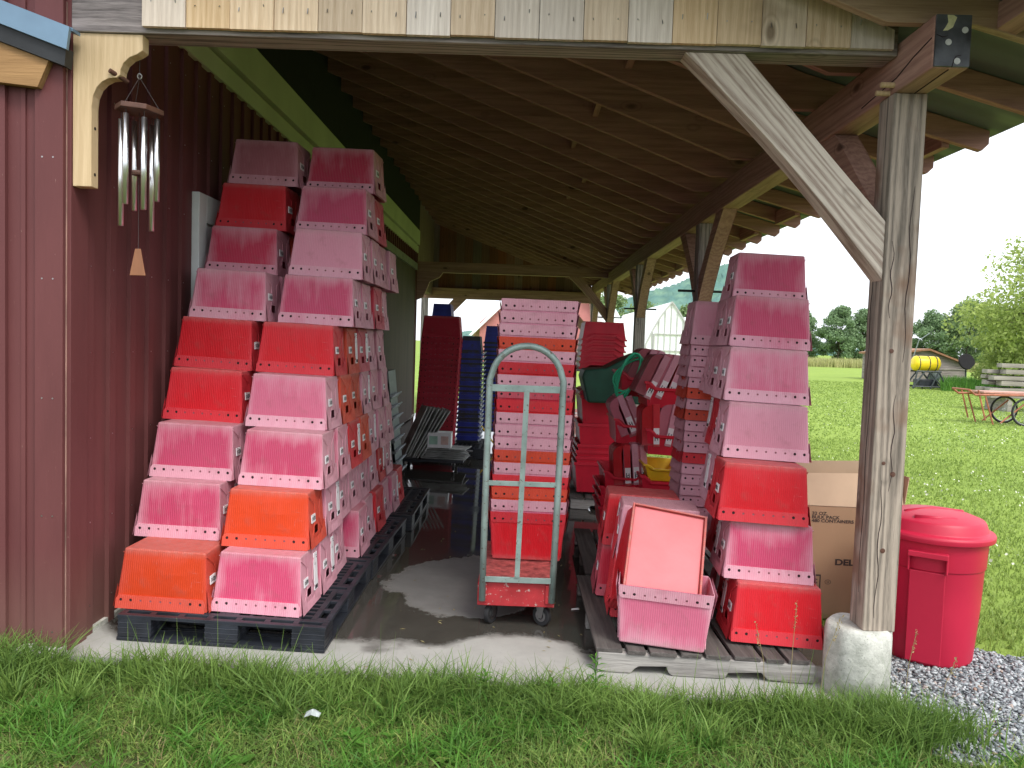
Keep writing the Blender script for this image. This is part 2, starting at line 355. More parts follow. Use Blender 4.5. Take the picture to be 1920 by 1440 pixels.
def empty(name, label, cat, loc=(0, 0, 0), rot=(0, 0, 0), group=None):
    o = bpy.data.objects.new(name, None); COL.objects.link(o); o.empty_display_size = .1
    o.location = loc; o.rotation_euler = rot; return tag(o, label, cat, group)
def numesh(name, V, F, mat, parent=None, smooth=False):
    me = bpy.data.meshes.new(name); nv = len(V); nf, k = F.shape
    me.vertices.add(nv); me.vertices.foreach_set('co', V.astype(np.float32).ravel())
    me.loops.add(nf*k); me.loops.foreach_set('vertex_index', F.astype(np.int32).ravel())
    me.polygons.add(nf); me.polygons.foreach_set('loop_start', np.arange(0, nf*k, k, dtype=np.int32))
    me.polygons.foreach_set('loop_total', np.full(nf, k, dtype=np.int32))
    me.update(calc_edges=True); me.validate(); me.materials.append(mat)
    o = bpy.data.objects.new(name, me); COL.objects.link(o)
    if parent: o.parent = parent
    return o
ORD = ['first', 'second', 'third', 'fourth', 'fifth', 'sixth', 'seventh', 'eighth', 'ninth', 'tenth', 'eleventh', 'twelfth', 'thirteenth',
       'fourteenth', 'fifteenth', 'sixteenth', 'seventeenth', 'eighteenth', 'nineteenth', 'twentieth', 'twenty-first', 'twenty-second', 'twenty-third', 'twenty-fourth', 'twenty-fifth', 'twenty-sixth']
SL = .028
def slabz(x): return -SL*(x+2)
def groundz(x): return -.05-.022*min(max(x+2, 0), 3.9)

# ------------------------------------------------------------ ground, slab, hill
xs = [-700, -60, -2, 1.9, 60, 700]; ys = [-40, 0, 3, 6, 20, 60, 200, 1200]
g = MB(); g.add([(x, y, groundz(x)) for y in ys for x in xs], [(j*6+i, j*6+i+1, (j+1)*6+i+1, (j+1)*6+i) for j in range(len(ys)-1) for i in range(5)])
tag(g.build('ground', M['ground']), kind='structure')
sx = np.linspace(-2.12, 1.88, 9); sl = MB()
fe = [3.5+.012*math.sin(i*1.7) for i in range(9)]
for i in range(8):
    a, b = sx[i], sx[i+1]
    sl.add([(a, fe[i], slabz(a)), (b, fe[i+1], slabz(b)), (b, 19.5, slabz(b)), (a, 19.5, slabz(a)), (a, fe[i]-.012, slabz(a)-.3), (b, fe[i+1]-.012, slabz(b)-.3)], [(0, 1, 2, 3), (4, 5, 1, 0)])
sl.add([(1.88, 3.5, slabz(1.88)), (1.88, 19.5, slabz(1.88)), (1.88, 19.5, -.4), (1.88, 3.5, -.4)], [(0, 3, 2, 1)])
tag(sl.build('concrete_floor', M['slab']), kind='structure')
# hill
nx, ny = 150, 40
X = np.linspace(-60, 330, nx); Y = np.linspace(560, 820, ny); XX, YY = np.meshgrid(X, Y)
prof = np.interp(X, [-60, 40, 110, 150, 177, 200, 240, 330], [8, 22, 50, 62, 76, 84, 8, 2])
ZZ = prof[None, :]*np.clip((YY-560)/140, 0, 1)**.8 + RNG.normal(0, 1.0, XX.shape)
V = np.stack([XX, YY, ZZ], -1).reshape(-1, 3); I = np.arange(nx*ny).reshape(ny, nx)
F = np.stack([I[:-1, :-1], I[:-1, 1:], I[1:, 1:], I[1:, :-1]], -1).reshape(-1, 4)
tag(numesh('forested_hill', V, F, M['hill']), kind='structure')

# ------------------------------------------------------------ red barn
barn = empty('red_barn', 'dark red board and batten barn along the left of the shed', 'barn', (-2.12, 3.55, 0))
def B(mb, name, mat, **k):
    mb.v = [(x+2.12, y-3.55, z) for x, y, z in mb.v]; return mb.build(name, mat, barn, **k)
m = MB(); m.box((-2.3, 3.58, -.04), (-2.12, 15.6, 4.6))
y = 3.72
while y < 15.5: m.box((-2.12, y, -.035), (-2.098, y+.055, 3.24)); y += .205
y = 3.72
for i_ in range(9):
    for zz in np.arange(.15, 3.2, .42): m.tube([(-2.099, y+.027, zz), (-2.0965, y+.027, zz)], .004, 6, 1)
    y += .205
B(m, 'side_wall', [M['barn'], M['zinc']])
m = MB(); m.box((-5.2, 3.555, -.2), (-2.13, 3.58, 5.2))
x = -2.42
while x > -5: m.box((x-.045, 3.532, -.2), (x+.045, 3.556, 5.2)); x -= .40
m.box((-2.31, 3.546, -.2), (-2.29, 3.556, 5.2))
for zz in np.arange(.1, 3.2, .55):
    for xx in (-2.15, -2.20, -2.42, -2.82): m.tube([(xx, 3.533 if xx < -2.3 else 3.5252, zz), (xx, 3.5305 if xx < -2.3 else 3.5235, zz)], .004, 6, 1)
B(m, 'front_wall', [M['barn'], M['zinc']])
m = MB(); m.box((-2.235, 3.525, -.16), (-2.105, 3.553, 5.2)); m.box((-2.118, 3.5555, -.16), (-2.085, 3.70, 5.2)); B(m, 'corner_board', M['barn'], bevel=.003)
m = MB(); m.box((-2.1042, 3.548, -.1), (-2.1022, 3.5552, 3.0)); B(m, 'bare_seam', M['seam'])
m = MB(); m.box((-2.12, 3.75, 3.24), (-2.085, 15.4, 3.37)); B(m, 'green_trim_board', M['green_trim'])
m = MB(); m.box((-2.12, 3.75, 3.40), (-2.06, 15.4, 3.67)); B(m, 'green_trim_board', M['green_trim'])
m = MB(); m.box((-2.125, 3.75, 3.67), (-2.10, 15.6, 4.6)); B(m, 'upper_wall_shade', M['void'])  # near-black sheet painted as the shade above the green trim
m = MB(); m.box((-2.3, 3.45, -.11), (-2.10, 15.6, -.001+.03)); B(m, 'foundation', M['pier'])
m = MB(); m.box((-2.12, 9.6, 2.86), (-2.02, 14.9, 2.98)); B(m, 'door_track', M['rail'])
m = MB(); m.box((-2.098, 9.7, .03), (-2.05, 14.8, 2.85)); B(m, 'sliding_door', M['doordark'])
d = MB(); d.box((-2.12, 4.93, 0), (-2.07, 5.05, 2.42)); d.box((-2.12, 5.9, 0), (-2.07, 6.02, 2.42)); d.box((-2.12, 5.05, 2.24), (-2.07, 5.9, 2.42))
dd = B(d, 'door_frame', M['white_trim'], bevel=.004)
m = MB(); m.box((-2.115, 5.05, .03), (-2.095, 5.9, 1.0)); m.box((-2.115, 5.05, 1.0), (-2.095, 5.16, 2.24)); m.box((-2.115, 5.79, 1.0), (-2.095, 5.9, 2.24)); m.box((-2.115, 5.16, 2.1), (-2.095, 5.79, 2.24)); B(m, 'door', M['white_trim'])
m = MB(); m.box((-2.112, 5.16, 1.0), (-2.105, 5.79, 2.1)); B(m, 'window_pane', M['glass'])
# small canopy on the barn's front wall
def zt(x): return 2.858+.35*(-2.04-x)
m = MB(); m.prism([(-3.9, zt(-3.9)), (-2.03, zt(-2.03)), (-2.03, zt(-2.03)-.014), (-3.9, zt(-3.9)-.014)], 3.47, 3.53)
m.prism([(-3.9, zt(-3.9)-.003), (-2.035, zt(-2.035)-.003), (-2.048, zt(-2.048)-.105), (-3.9, zt(-3.9)-.105)], 3.452, 3.47)
B(m, 'canopy_roof', M['canmetal'])
m = MB(); m.prism([(-3.9, zt(-3.9)-.10), (-2.06, zt(-2.06)-.095), (-2.068, zt(-2.06)-.175), (-3.9, zt(-3.9)-.185)], 3.472, 3.53); B(m, 'canopy_fascia', M['blacktrim'])
m = MB(); m.prism([(-3.9, zt(-3.9)-.187), (-2.15, zt(-2.15)-.18), (-2.20, 2.60), (-3.9, 2.76)], 3.49, 3.53); B(m, 'canopy_soffit', M['soffit'])

# ------------------------------------------------------------ lean-to shed roof
PX0, PX1, PZ = 1.65, 1.80, 2.715
YP = [3.56, 7.35, 11.2, 15.0, 18.3]
shed = empty('lean_to_shed', 'open timber lean-to roof with weathered posts along the barn', 'open shed', (0, 3.56, 0))
def S(mb, name, mat, **k):
    mb.v = [(x, y-3.56, z) for x, y, z in mb.v]; return mb.build(name, mat, shed, **k)
for i, y in enumerate(YP):
    zb = .235 if i == 0 else slabz(1.7)
    po = MB(); po.box((PX0, y, zb), (PX1, y+.15, PZ)); S(po, 'post', M['post'] if i == 0 else M['grey_z'], bevel=.006)
    if i == 0:
        n = 30; pr = [(.150, -.30), (.150, .19), (.146, .225), (.13, .243), (.10, .237)]
        p = MB(); p.lathe(pr, 36)
        p.v = [(1.675+x*(1+.03*math.sin(5*math.atan2(yy, x))+.02*math.sin(9*math.atan2(yy, x)+z*20)), 3.655+yy, z+(.006*math.sin(x*23)*math.cos(yy*19) if z > .2 else 0)) for x, yy, z in p.v]
        S(p, 'concrete_pier', M['pier'], smooth=True)
    if i: 
        pl = MB(); pl.tube([(PX0-.16, y+.07, 1.98+.1), (PX1+.16, y+.07, 2.08)], .012, 8); S(pl, 'hanging_peg', M['blacktrim'])
pb = MB(); pb.box((PX0, 3.245, PZ), (PX1, 18.6, PZ+.215)); S(pb, 'plate_beam', M['timber_y'], bevel=.008)
e = MB(); e.box((PX0+.004, 3.236, PZ+.004), (PX1-.004, 3.246, PZ+.211)); S(e, 'beam_end', M['end'])
for dx, dz in ((.055, .10), (.095, .025), (.12, .15)):
    e = MB(); e.tube([(PX0+dx, 3.2355, PZ+dz), (PX0+dx, 3.2335, PZ+dz)], .013, 12); S(e, 'beam_end_spot', M['greypanel'])
e = MB(); P9 = [(.045, .214), (.07, .214), (.085, .205), (.075, .18), (.07, .165), (.05, .152), (.03, .15), (.04, .165), (.05, .185)]
e.add([(PX0+x, 3.2352, PZ+z-.005) for x, z in P9], [tuple(range(9))]); S(e, 'paint_splat', M['splat'])
e = MB()
for pts in ([(.075, .0), (.082, .03), (.09, .045), (.11, .05)], [(.005, .13), (.03, .12), (.05, .125)]): e.tube([(PX0+a, 3.2352, PZ+b) for a, b in pts], .0016, 4)
e.tube([(PX0-.0005, 3.26, PZ+.125), (PX0-.0005, 3.4, PZ+.10), (PX0-.0005, 3.55, PZ+.06), (PX0-.0005, 3.9, PZ+.03)], .003, 4); e.tube([(PX0+.075, 3.26, PZ-.0005), (PX0+.09, 3.56, PZ-.0005)], .003, 4); S(e, 'drying_crack', M['hole'])
for dy, dz in ((.0, .035), (.045, .012)):
    e = MB(); e.tube([(PX0-.06, 3.57+dy, PZ+dz), (PX0+.01, 3.57+dy, PZ+dz)], .012, 12); S(e, 'peg', M['bracketw'])
def crack(pts, name='drying_crack', w=.0022):
    m = MB(); m.tube(pts, [w*(.3+.7*math.sin(PI*(i+.5)/len(pts))) for i in range(len(pts))], 4); S(m, name, M['hole'])
def vcrack(x, z0, z1, y=3.5595, face='f', wob=.006):
    n = 14; pts = []
    for i in range(n):
        z = z0+(z1-z0)*i/(n-1); d = wob*math.sin(i*1.1+x*50)+random.uniform(-.0012, .0012)
        pts.append((x+d, y, z) if face == 'f' else (PX0-.0003, x+d, z))
    crack(pts)
vcrack(1.70, .30, .95); vcrack(1.76, 1.5, 2.3); vcrack(1.685, 1.7, 2.05); vcrack(1.735, .9, 1.35); vcrack(3.63, .4, 1.5, face='s'); vcrack(3.67, 1.4, 2.1, face='s')
for (x, z, r0) in ((1.72, .62, .012), (1.70, 1.03, .009), (1.745, .98, .013), (1.705, 1.55, .011)):
    m = MB(); m.tube([(x, 3.5615, z), (x, 3.5585, z)], r0, 12); m.tube([(x, 3.5595, z), (x, 3.5575, z)], r0*.55, 10); S(m, 'knot', M['rosewood'], bevel=.001)
# tie beams
def tie(y, z, x0=-2.12, x1=PX0, h=.2, mat='timber_x'):
    t = MB(); t.box((x0, y, z), (x1, y+.15, z+h)); S(t, 'tie_beam', M[mat], bevel=.006)
tie(3.55, 2.872, -2.083, PX0-.001, .21, 'grey_x'); tie(15.0, 2.84, -2.05); tie(18.3, 2.52, -4.4, PX0, .25)
# rafters: interior slope, level seat on the plate, flatter tail
def rb(x):       # rafter bottom
    if x < 1.5: return 2.932+.375*(1.5-x)
    if x < 1.88: return 2.932
    return 2.932-.27*(x-1.88)
def rt(x): return (2.932+.24+.375*(1.5-x)) if x < 1.6 else (3.1345-.27*(x-1.6))
def rafter(y, t=.045, x0=-2.12, x1=2.67, mat='rafter_x'):
    xs_ = [x0, 1.5, 1.88, x1-.04, x1]; bot = [(x, rb(x)) for x in xs_]; bot[-1] = (x1, rb(x1)+.05)
    top = [(x1, rt(x1)), (1.6, rt(1.6)), (x0, rt(x0))]
    r = MB(); r.prism(bot+top, y, y+t); S(r, 'rafter', M[mat], bevel=.004)
YR = [3.34]+[3.95+.6*i for i in range(25)]
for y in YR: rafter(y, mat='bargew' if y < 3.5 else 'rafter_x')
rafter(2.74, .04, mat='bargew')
for x in (-1.4, -.2, .95, 2.0, 2.42):        # lookouts carrying the fly rafter
    lk = MB(); z = rt(x); s_ = .375 if x < 1.6 else .27
    lk.prism([(x-.04, z-.11), (x+.04, z-.11-.08*s_), (x+.04, z-.003-.08*s_), (x-.04, z-.003)], 2.78, 3.34); S(lk, 'lookout', M['timber_y'])
for i in range(2, len(YR)-1, 2):             # blocking between rafters over mid span and tails
    for x in (.42 + .1*(i % 3), 2.42):
        lk = MB(); z = rt(x); lk.box((x, YR[i]+.046, z-.16), (x+.045, YR[i+1]-.001, z-.03)); S(lk, 'blocking', M['rafter_y'])
rf = MB(); x0, x1 = -2.12, 2.73
for a, b in ((x0, 1.6), (1.6, x1)):
    za, zb_ = rt(a)+.004, rt(b)+.004
    rf.add([(a, 2.66, za), (b, 2.66, zb_), (b, 19.0, zb_), (a, 19.0, za), (a, 2.66, za+.03), (b, 2.66, zb_+.03), (b, 19.0, zb_+.03), (a, 19.0, za+.03)],
           [(0, 3, 2, 1), (4, 5, 6, 7), (0, 1, 5, 4), (2, 3, 7, 6), (1, 2, 6, 5), (3, 0, 4, 7)])
S(rf, 'roof_sheet', M['roof'])
# gable boards above the front tie beam (bottom edge shows, tops cut under the rafter)
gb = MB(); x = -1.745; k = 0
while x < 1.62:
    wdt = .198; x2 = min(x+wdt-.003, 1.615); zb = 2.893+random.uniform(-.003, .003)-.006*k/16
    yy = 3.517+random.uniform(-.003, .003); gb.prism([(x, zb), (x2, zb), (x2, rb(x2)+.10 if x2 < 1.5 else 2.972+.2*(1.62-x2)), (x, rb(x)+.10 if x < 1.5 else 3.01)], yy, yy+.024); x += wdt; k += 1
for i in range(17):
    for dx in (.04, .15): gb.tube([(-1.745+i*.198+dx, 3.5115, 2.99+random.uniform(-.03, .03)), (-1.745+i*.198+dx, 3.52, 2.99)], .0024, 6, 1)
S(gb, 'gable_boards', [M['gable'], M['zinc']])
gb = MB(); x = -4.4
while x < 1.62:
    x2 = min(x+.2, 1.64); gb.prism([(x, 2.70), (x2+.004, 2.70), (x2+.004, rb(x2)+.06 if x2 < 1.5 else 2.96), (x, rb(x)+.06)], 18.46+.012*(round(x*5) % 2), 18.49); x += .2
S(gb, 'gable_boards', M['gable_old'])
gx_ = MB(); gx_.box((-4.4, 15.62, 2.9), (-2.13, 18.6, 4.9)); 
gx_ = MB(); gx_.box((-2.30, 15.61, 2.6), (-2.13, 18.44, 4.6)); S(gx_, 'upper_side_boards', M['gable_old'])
# braces
def curved_brace(A, Bp, wd, y0, y1, name, mat, bow=.05, curve_in=True):
    A = Vector(A); Bp = Vector(Bp); d = Bp-A; L = d.length; ang = math.atan2(d.x, d.y)  # in x,z plane
    m = MB(); n = 10; lo = [(-wd/2+ (bow*(4*(t/n)*(1-t/n))), L*t/n) for t in range(n+1)]; hi = [(wd/2, L*t/n) for t in range(n+1)]
    m.prism(lo+hi[::-1], 0, y1-y0); o = m.build(name, mat, shed, bevel=.004)
    o.location = (A.x, y0-3.56, A.y); o.rotation_euler = (0, ang, 0); return o
def kbrace(px, pz, qx, qz, y, t=.12, wd=.17):       # post side (px,pz) to beam side (qx,qz), prism in xz with ends cut
    d = Vector((qx-px, qz-pz)); n = Vector((-d.y, d.x)).normalized()*wd/2
    m = MB(); return m, d, n
# front brace, ends cut flush with post and tie beam
def cut_brace(y0, y1, mat, sgn=-1, xp=PX0, zp0=1.87, zp1=2.14, zt_=2.871, xa=.64, xb=.93):
    m = MB(); L = []
    n = 12
    for i in range(n+1):
        t = i/n; x = xp+(xa-xp)*t; z = zp0+(zt_-zp0)*t; bw = .028*math.sin(PI*t); L.append((x+bw*.7, z+bw*.7))
    poly = L+[(xb, zt_), (xp, zp1)]
    if True:
        c0 = Vector((xp, zp0)); ang = math.atan2(xa-xp, zt_-zp0)
        R = [((p[0]-c0.x)*math.cos(ang)-(p[1]-c0.y)*math.sin(ang), (p[0]-c0.x)*math.sin(ang)+(p[1]-c0.y)*math.cos(ang)) for p in poly]
        m.prism(R, 0, y1-y0); o = m.build('knee_brace', M[mat], shed, bevel=.004)
        o.location = (c0.x, y0-3.56, c0.y); o.rotation_euler = (0, ang, 0)
    return o
cut_brace(3.572, 3.69, 'brace', xa=.70, xb=.97)
cut_brace(15.02, 15.13, 'timber_z', zp0=2.0, zp1=2.25, zt_=2.839, xa=.9, xb=1.15)
cut_brace(18.32, 18.43, 'timber_z', zp0=1.6, zp1=1.9, zt_=2.519, xa=.8, xb=1.1)
# left side braces/posts of the far bays
m = MB(); m.prism([(-2.05, 2.839), (-1.55, 2.839), (-1.62, 2.74), (-1.8, 2.66), (-1.86, 2.5), (-1.93, 2.35), (-2.05, 2.3)], 15.02, 15.12); S(m, 'gusset_bracket', M['timber_x'])
m = MB(); m.box((-2.05, 15.0, 0), (-1.9, 15.15, 2.84)); 
m = MB(); m.box((-2.38, 18.3, 0), (-2.23, 18.45, 2.52)); S(m, 'post', M['grey_z'])
m = MB(); m.prism([(-2.23, 1.55), (-2.23, 1.82), (-1.62, 2.519), (-1.32, 2.519)], 18.32, 18.42); S(m, 'knee_brace', M['timber_x'])
# braces along the plate, both ways from each post (curved undersides)
def plate_brace(y0, s_, zp0, zp1):
    m = MB(); n = 8; L = []
    for i in range(n+1):
        t = i/n; yy = .0+.80*t; z = zp0+(PZ-.001-zp0)*t; bw = .05*math.sin(PI*t); L.append((yy-bw*.5, z+bw*.7))
    poly = [(y0+s_*a, z) for a, z in L+[(.55, PZ-.001), (0, zp1)]]
    nn = len(poly); x0_, x1_ = PX0+.015, PX1-.015
    vs = [(x0_, a, b) for a, b in poly]+[(x1_, a, b) for a, b in poly]
    m.add(vs, [tuple(range(nn)), tuple(range(2*nn-1, nn-1, -1))]+[(i, (i+1) % nn, (i+1) % nn+nn, i+nn) for i in range(nn)])
    S(m, 'knee_brace', M['timber_y'], bevel=.004)
for i, y in enumerate(YP):
    plate_brace(y+.15, 1, 1.95, 2.2)
    if i: plate_brace(y, -1, 1.95, 2.2)
# ornate bracket at the barn corner
P = [(-2.084, 2.871), (-1.765, 2.871), (-1.765, 2.80), (-1.79, 2.783), (-1.825, 2.768), (-1.853, 2.742), (-1.866, 2.71), (-1.868, 2.688), (-1.885, 2.676), (-1.92, 2.672), (-1.95, 2.656), (-1.975, 2.63), (-1.992, 2.59), (-1.998, 2.54), (-1.998, 2.18), (-2.084, 2.18)]
m = MB(); m.prism(P, 3.565, 3.625); br = S(m, 'scroll_bracket', M['bracketw'], bevel=.003)
m = MB(); m.tube([(-1.905, 3.545, 2.70), (-1.86, 3.62, 2.675)], .011, 10); m.v = [(x, y-3.56, z) for x, y, z in m.v]; m.build('bracket_peg', M['rosewood'], br)
for z in (2.24, 2.45):
    m = MB(); m.tube([(-1.9985, 3.595, z), (-1.9965, 3.595, z)], .008, 8); m.v = [(x, y-3.56, z) for x, y, z in m.v]; m.build('screw_hole', M['hole'], br)

# ------------------------------------------------------------ wind chime
CX, CYY = -1.81, 3.63
ch = empty('wind_chime', 'silver six-tube wind chime with dark wood top hanging by the red barn wall', 'wind chime', (CX, CYY, 2.55))
def W(mb, name, mat, **k): return mb.build(name, mat, ch, **k)
m = MB(); n = 6; rr_ = .108
top = [(rr_*math.cos(2*PI*i/6+.2), rr_*math.sin(2*PI*i/6+.2)) for i in range(6)]
m.add([(x, y, -.012) for x, y in top]+[(x, y, .012) for x, y in top], [tuple(range(6))[::-1], tuple(range(6, 12))]+[(i, (i+1) % 6, (i+1) % 6+6, i+6) for i in range(6)]); tp = W(m, 'top_plate', M['rosewood'], bevel=.003)
tp.rotation_euler = (0, .05, 0)
ln = [.38, .50, .42, .49, .41, .42]
for i in range(6):
    a = 2*PI*i/6+.2; x, y = .078*math.cos(a), .078*math.sin(a); z0 = -.035-.012*(i % 2)
    m = MB(); m.tube([(x, y, z0), (x, y, z0-ln[i])], .0125, 14); W(m, 'chime_tube', M['chrome'], smooth=False)
    m = MB(); m.tube([(x, y, z0), (x, y, -.012)], .0015, 5); W(m, 'tube_cord', M['cord'])
for o in [o for o in ch.children if o.name.startswith('chime_tube')]:
    for p in o.data.polygons: p.use_smooth = len(p.vertices) == 4
m = MB(); m.lathe([(.03, -.3), (.032, -.29), (.03, -.28)], 20); W(m, 'striker', M['rosewood'])
m = MB(); m.prism([(-.04, -.765), (.035, -.765), (.012, -.64), (-.015, -.64)], -.003, .003); sl_ = W(m, 'wind_sail', M['sailwood'], bevel=.002)
m = MB(); m.tube([(0, 0, -.64), (0, 0, .0)], .0014, 5)
for i in (0, 2, 4): m.tube([(top[i][0]*.8, top[i][1]*.8, .01), (0, 0, .15)], .0016, 5)
m.tube([(0, 0, .15), (0, 0, .325)], .0016, 5); W(m, 'cord', M['cord'])
m = MB(); m.tube([(.01*math.cos(a), 0, .155+.012*math.sin(a)) for a in np.linspace(0, 2*PI, 10)[:-1]], .003, 6, closed=True); W(m, 'hook', M['zinc'])

# ------------------------------------------------------------ corrugated plastic totes
TL, TD, TH = .2325, .161, .295      # half length and half depth at the rim, height
BL, BD = .2065, .137                # at the base
def hx(z): return BL+(TL-BL)*z/TH
def hy(z): return BD+(TD-BD)*z/TH
def tote_body_mesh(amp=.003, sag=-.002, ph=0.):
    m = MB(); t = .004; r = .011; yh0, yh1 = -.24*hy(.2), .27*hy(.2)
    def ring(z, off, inset):
        X, Y = hx(z)-off-inset, hy(z)-off-inset; q = max(r-off, .004); pts = []
        bw = amp*math.sin(PI*min(z, .235)/.235)
        def arc(cx, cy, a0): return [(cx+q*math.cos(a0+PI/2*i/4), cy+q*math.sin(a0+PI/2*i/4), z) for i in (1, 2, 3)]
        def lw(s_): return [(-s_*(-1+2*i/8)*(X-q), s_*(Y+bw*math.sin(PI*i/8)*(1+.5*math.sin(i*1.3+ph))), z) for i in range(9)]
        pts += lw(-1); pts += arc(X-q, -Y+q, -PI/2); pts += [(X, y, z) for y in (-Y+q, yh0, yh1, Y-q)]
        pts += arc(X-q, Y-q, 0); pts += lw(1); pts += arc(-X+q, Y-q, PI/2); pts += [(-X, y, z) for y in (Y-q, -yh0, -yh1, -Y+q)]; pts += arc(-X+q, -Y+q, PI)
        return pts
    N = 38; hole = (12+1, 12+9+3+4+3+1)
    def shell(levels, flip):
        vs = []; fs = []
        for z, off, ins in levels: vs += ring(z, off, ins)
        for i in range(len(levels)-1):
            hz = abs(levels[i][0]-.195) < 1e-6
            for j in range(N):
                if hz and j in hole: continue
                f = (i*N+j, i*N+(j+1) % N, (i+1)*N+(j+1) % N, (i+1)*N+j); fs.append(f[::-1] if flip else f)
        c = len(vs); vs.append((0, 0, levels[0][0]-sag*-1))
        for j in range(N): f = (c, (j+1) % N, j); fs.append(f[::-1] if flip else f)
        m.add(vs, fs)
    shell([(0, 0, .006), (.0022, 0, .0018), (.007, 0, 0), (.06, 0, 0), (.118, 0, 0), (.195, 0, 0), (.240, 0, 0), (TH, 0, 0)], False)
    shell([(t, t, .003), (.010, t, 0), (.06, t, 0), (.118, t, 0), (.195, t, 0), (.240, t, 0), (TH, t, 0)], True)
    vs = ring(TH, 0, 0)+ring(TH, t, 0); m.add(vs, [(j, (j+1) % N, (j+1) % N+N, j+N) for j in range(N)])
    for s in (-1, 1):
        y0, y1 = s*yh0, s*yh1
        for (ya, za, yb, zb_) in ((y0, .195, y1, .195), (y1, .195, y1, .240), (y1, .240, y0, .240), (y0, .240, y0, .195)):
            m.add([(s*hx(za), ya, za), (s*hx(zb_), yb, zb_), (s*(hx(zb_)-t), yb, zb_), (s*(hx(za)-t), ya, za)], [(0, 1, 2, 3)])
    return m
def flange_mesh(s):       # long-side rim flap with nine holes
    m = MB(); z1, z2 = .232, TH+.002; zc = .255; n = 9; W_ = TL-.006; cw = 2*W_/n; off = .0058
    def Pt(x, z): return (x, s*(hy(z)+off+.006*(z-z1)/(z2-z1)), z)
    for k in range(n):
        cx = -W_+cw*(k+.5); r = .0078 if k in (0, 1, 7, 8) else .0058
        sq = []; ci = []
        hw = cw/2
        corner = [(-hw, z1-zc), (0, z1-zc), (hw, z1-zc), (hw, 0), (hw, z2-zc), (0, z2-zc), (-hw, z2-zc), (-hw, 0)]
        if k == 0: corner[0] = (-hw+.012, z1-zc); corner[7] = (-hw, -.006)
        if k == n-1: corner[2] = (hw-.012, z1-zc); corner[3] = (hw, -.006)
        ang = [-135, -90, -45, 0, 45, 90, 135, 180]
        vs = [Pt(cx+a, zc+b) for a, b in corner]+[Pt(cx+r*math.cos(math.radians(a)), zc+r*math.sin(math.radians(a))) for a in ang]
        vs += [(x, y-s*.0026, z) for x, y, z in vs[8:16]]
        fs = [(i, (i+1) % 8, (i+1) % 8+8, i+8) for i in range(8)]+[(i+8, (i+1) % 8+8, (i+1) % 8+16, i+16) for i in range(8)]
        if s > 0: fs = [f[::-1] for f in fs]
        m.add(vs, fs, 0); disc = [(x, y+s*.0004, z) for x, y, z in vs[16:24]]
        m.add(disc, [tuple(range(8)) if s < 0 else tuple(range(8))[::-1]], 1 if k in (0, 1, 7, 8) else 2)
    a_ = [(-W_+.012, s*(hy(z1)+off), z1), (W_-.012, s*(hy(z1)+off), z1), (W_-.012, s*(hy(z1)+.0003), z1), (-W_+.012, s*(hy(z1)+.0003), z1)]; m.add(a_, [(0, 1, 2, 3)])
    return m
def end_flange_mesh(s):   # short-side folded flap: wavy edge dipping round the hand hole
    m = MB(); ys = np.linspace(-TD+.004, TD-.004, 23); lo = []
    for i, y in enumerate(ys):
        u = abs(y)/TD; z = .252-.075*max(0, (u-.35)/.65)**1.1+(.008 if i % 2 else -.006); lo.append(max(z, .17))
    off = .004
    vs = [(s*(hx(z)+off), min(max(y, -hy(z)+.001), hy(z)-.001), z) for y, z in zip(ys, lo)]+[(s*(TL+off+.008), y, TH+.002) for y in ys]
    n = len(ys); fs = [(i, i+1, n+i+1, n+i) for i in range(n-1)]
    if s < 0: fs = [f[::-1] for f in fs]
    m.add(vs, fs)
    for sg in (-1, 1):     # the diagonal folds above it
        pts = [(s*(hx(.02)+.003), sg*hy(.02)*.96, .02), (s*(hx(.075)+.006), sg*.048, .075), (s*(hx(.16)+.004), sg*.04, .165)]
        m.tube(pts, .0022, 5)
        m.tube([(s*(hx(.165)+.004), sg*.04, .165), (s*(hx(.2)+.005), sg*.075, .215), (s*(hx(.25)+.006), sg*.12, .255)], .0022, 5)
    return m
def card_mesh(s, y0, y1, z0, z1, kind):
    off = .0062; m = MB()
    def P(y, z, o=off): return (s*(hx(z)+o), y, z)
    m.add([P(y0, z0), P(y1, z0), P(y1, z1), P(y0, z1)], [(0, 1, 2, 3) if s > 0 else (3, 2, 1, 0)])
    m.add([P(y0, z0, .002), P(y1, z0, .002), P(y1, z1, .002), P(y0, z1, .002)]+[P(y0, z0), P(y1, z0), P(y1, z1), P(y0, z1)], [(k, (k+1) % 4, (k+1) % 4+4, k+4) for k in range(4)])
    def bar(a0, a1, b0, b1): 
        ya, yb = y0+(y1-y0)*a0, y0+(y1-y0)*a1; za, zb_ = z0+(z1-z0)*b0, z0+(z1-z0)*b1
        m.add([P(ya, za, off+.0008), P(yb, za, off+.0008), P(yb, zb_, off+.0008), P(ya, zb_, off+.0008)], [(0, 1, 2, 3) if s > 0 else (3, 2, 1, 0)], 1)
    if kind == 'placard': bar(.08, .92, .87, .97); bar(.12, .34, .12, .16); bar(.12, .5, .07, .09); bar(.6, .88, .3, .315); bar(.6, .88, .27, .28)
    else:
        bar(.07, .13, .3, .72); bar(.18, .24, .3, .72); bar(.62, .92, .32, .40); bar(.62, .92, .47, .53); bar(.62, .92, .6, .68)
        c0, c1 = y0+(y1-y0)*.42, z0+(z1-z0)*.5; rr = .0125
        ring = [P(c0+rr*q*math.cos(a), c1+rr*q*math.sin(a), off+.0008) for q in (1, .62) for a in np.linspace(0, 2*PI, 13)[:-1]]
        m.add(ring, [(i, (i+1) % 12, (i+1) % 12+12, i+12) if s > 0 else (i+12, (i+1) % 12+12, (i+1) % 12, i) for i in range(12)], 1)
        bar(.38, .46, .38, .62)
    return m
proto = {}
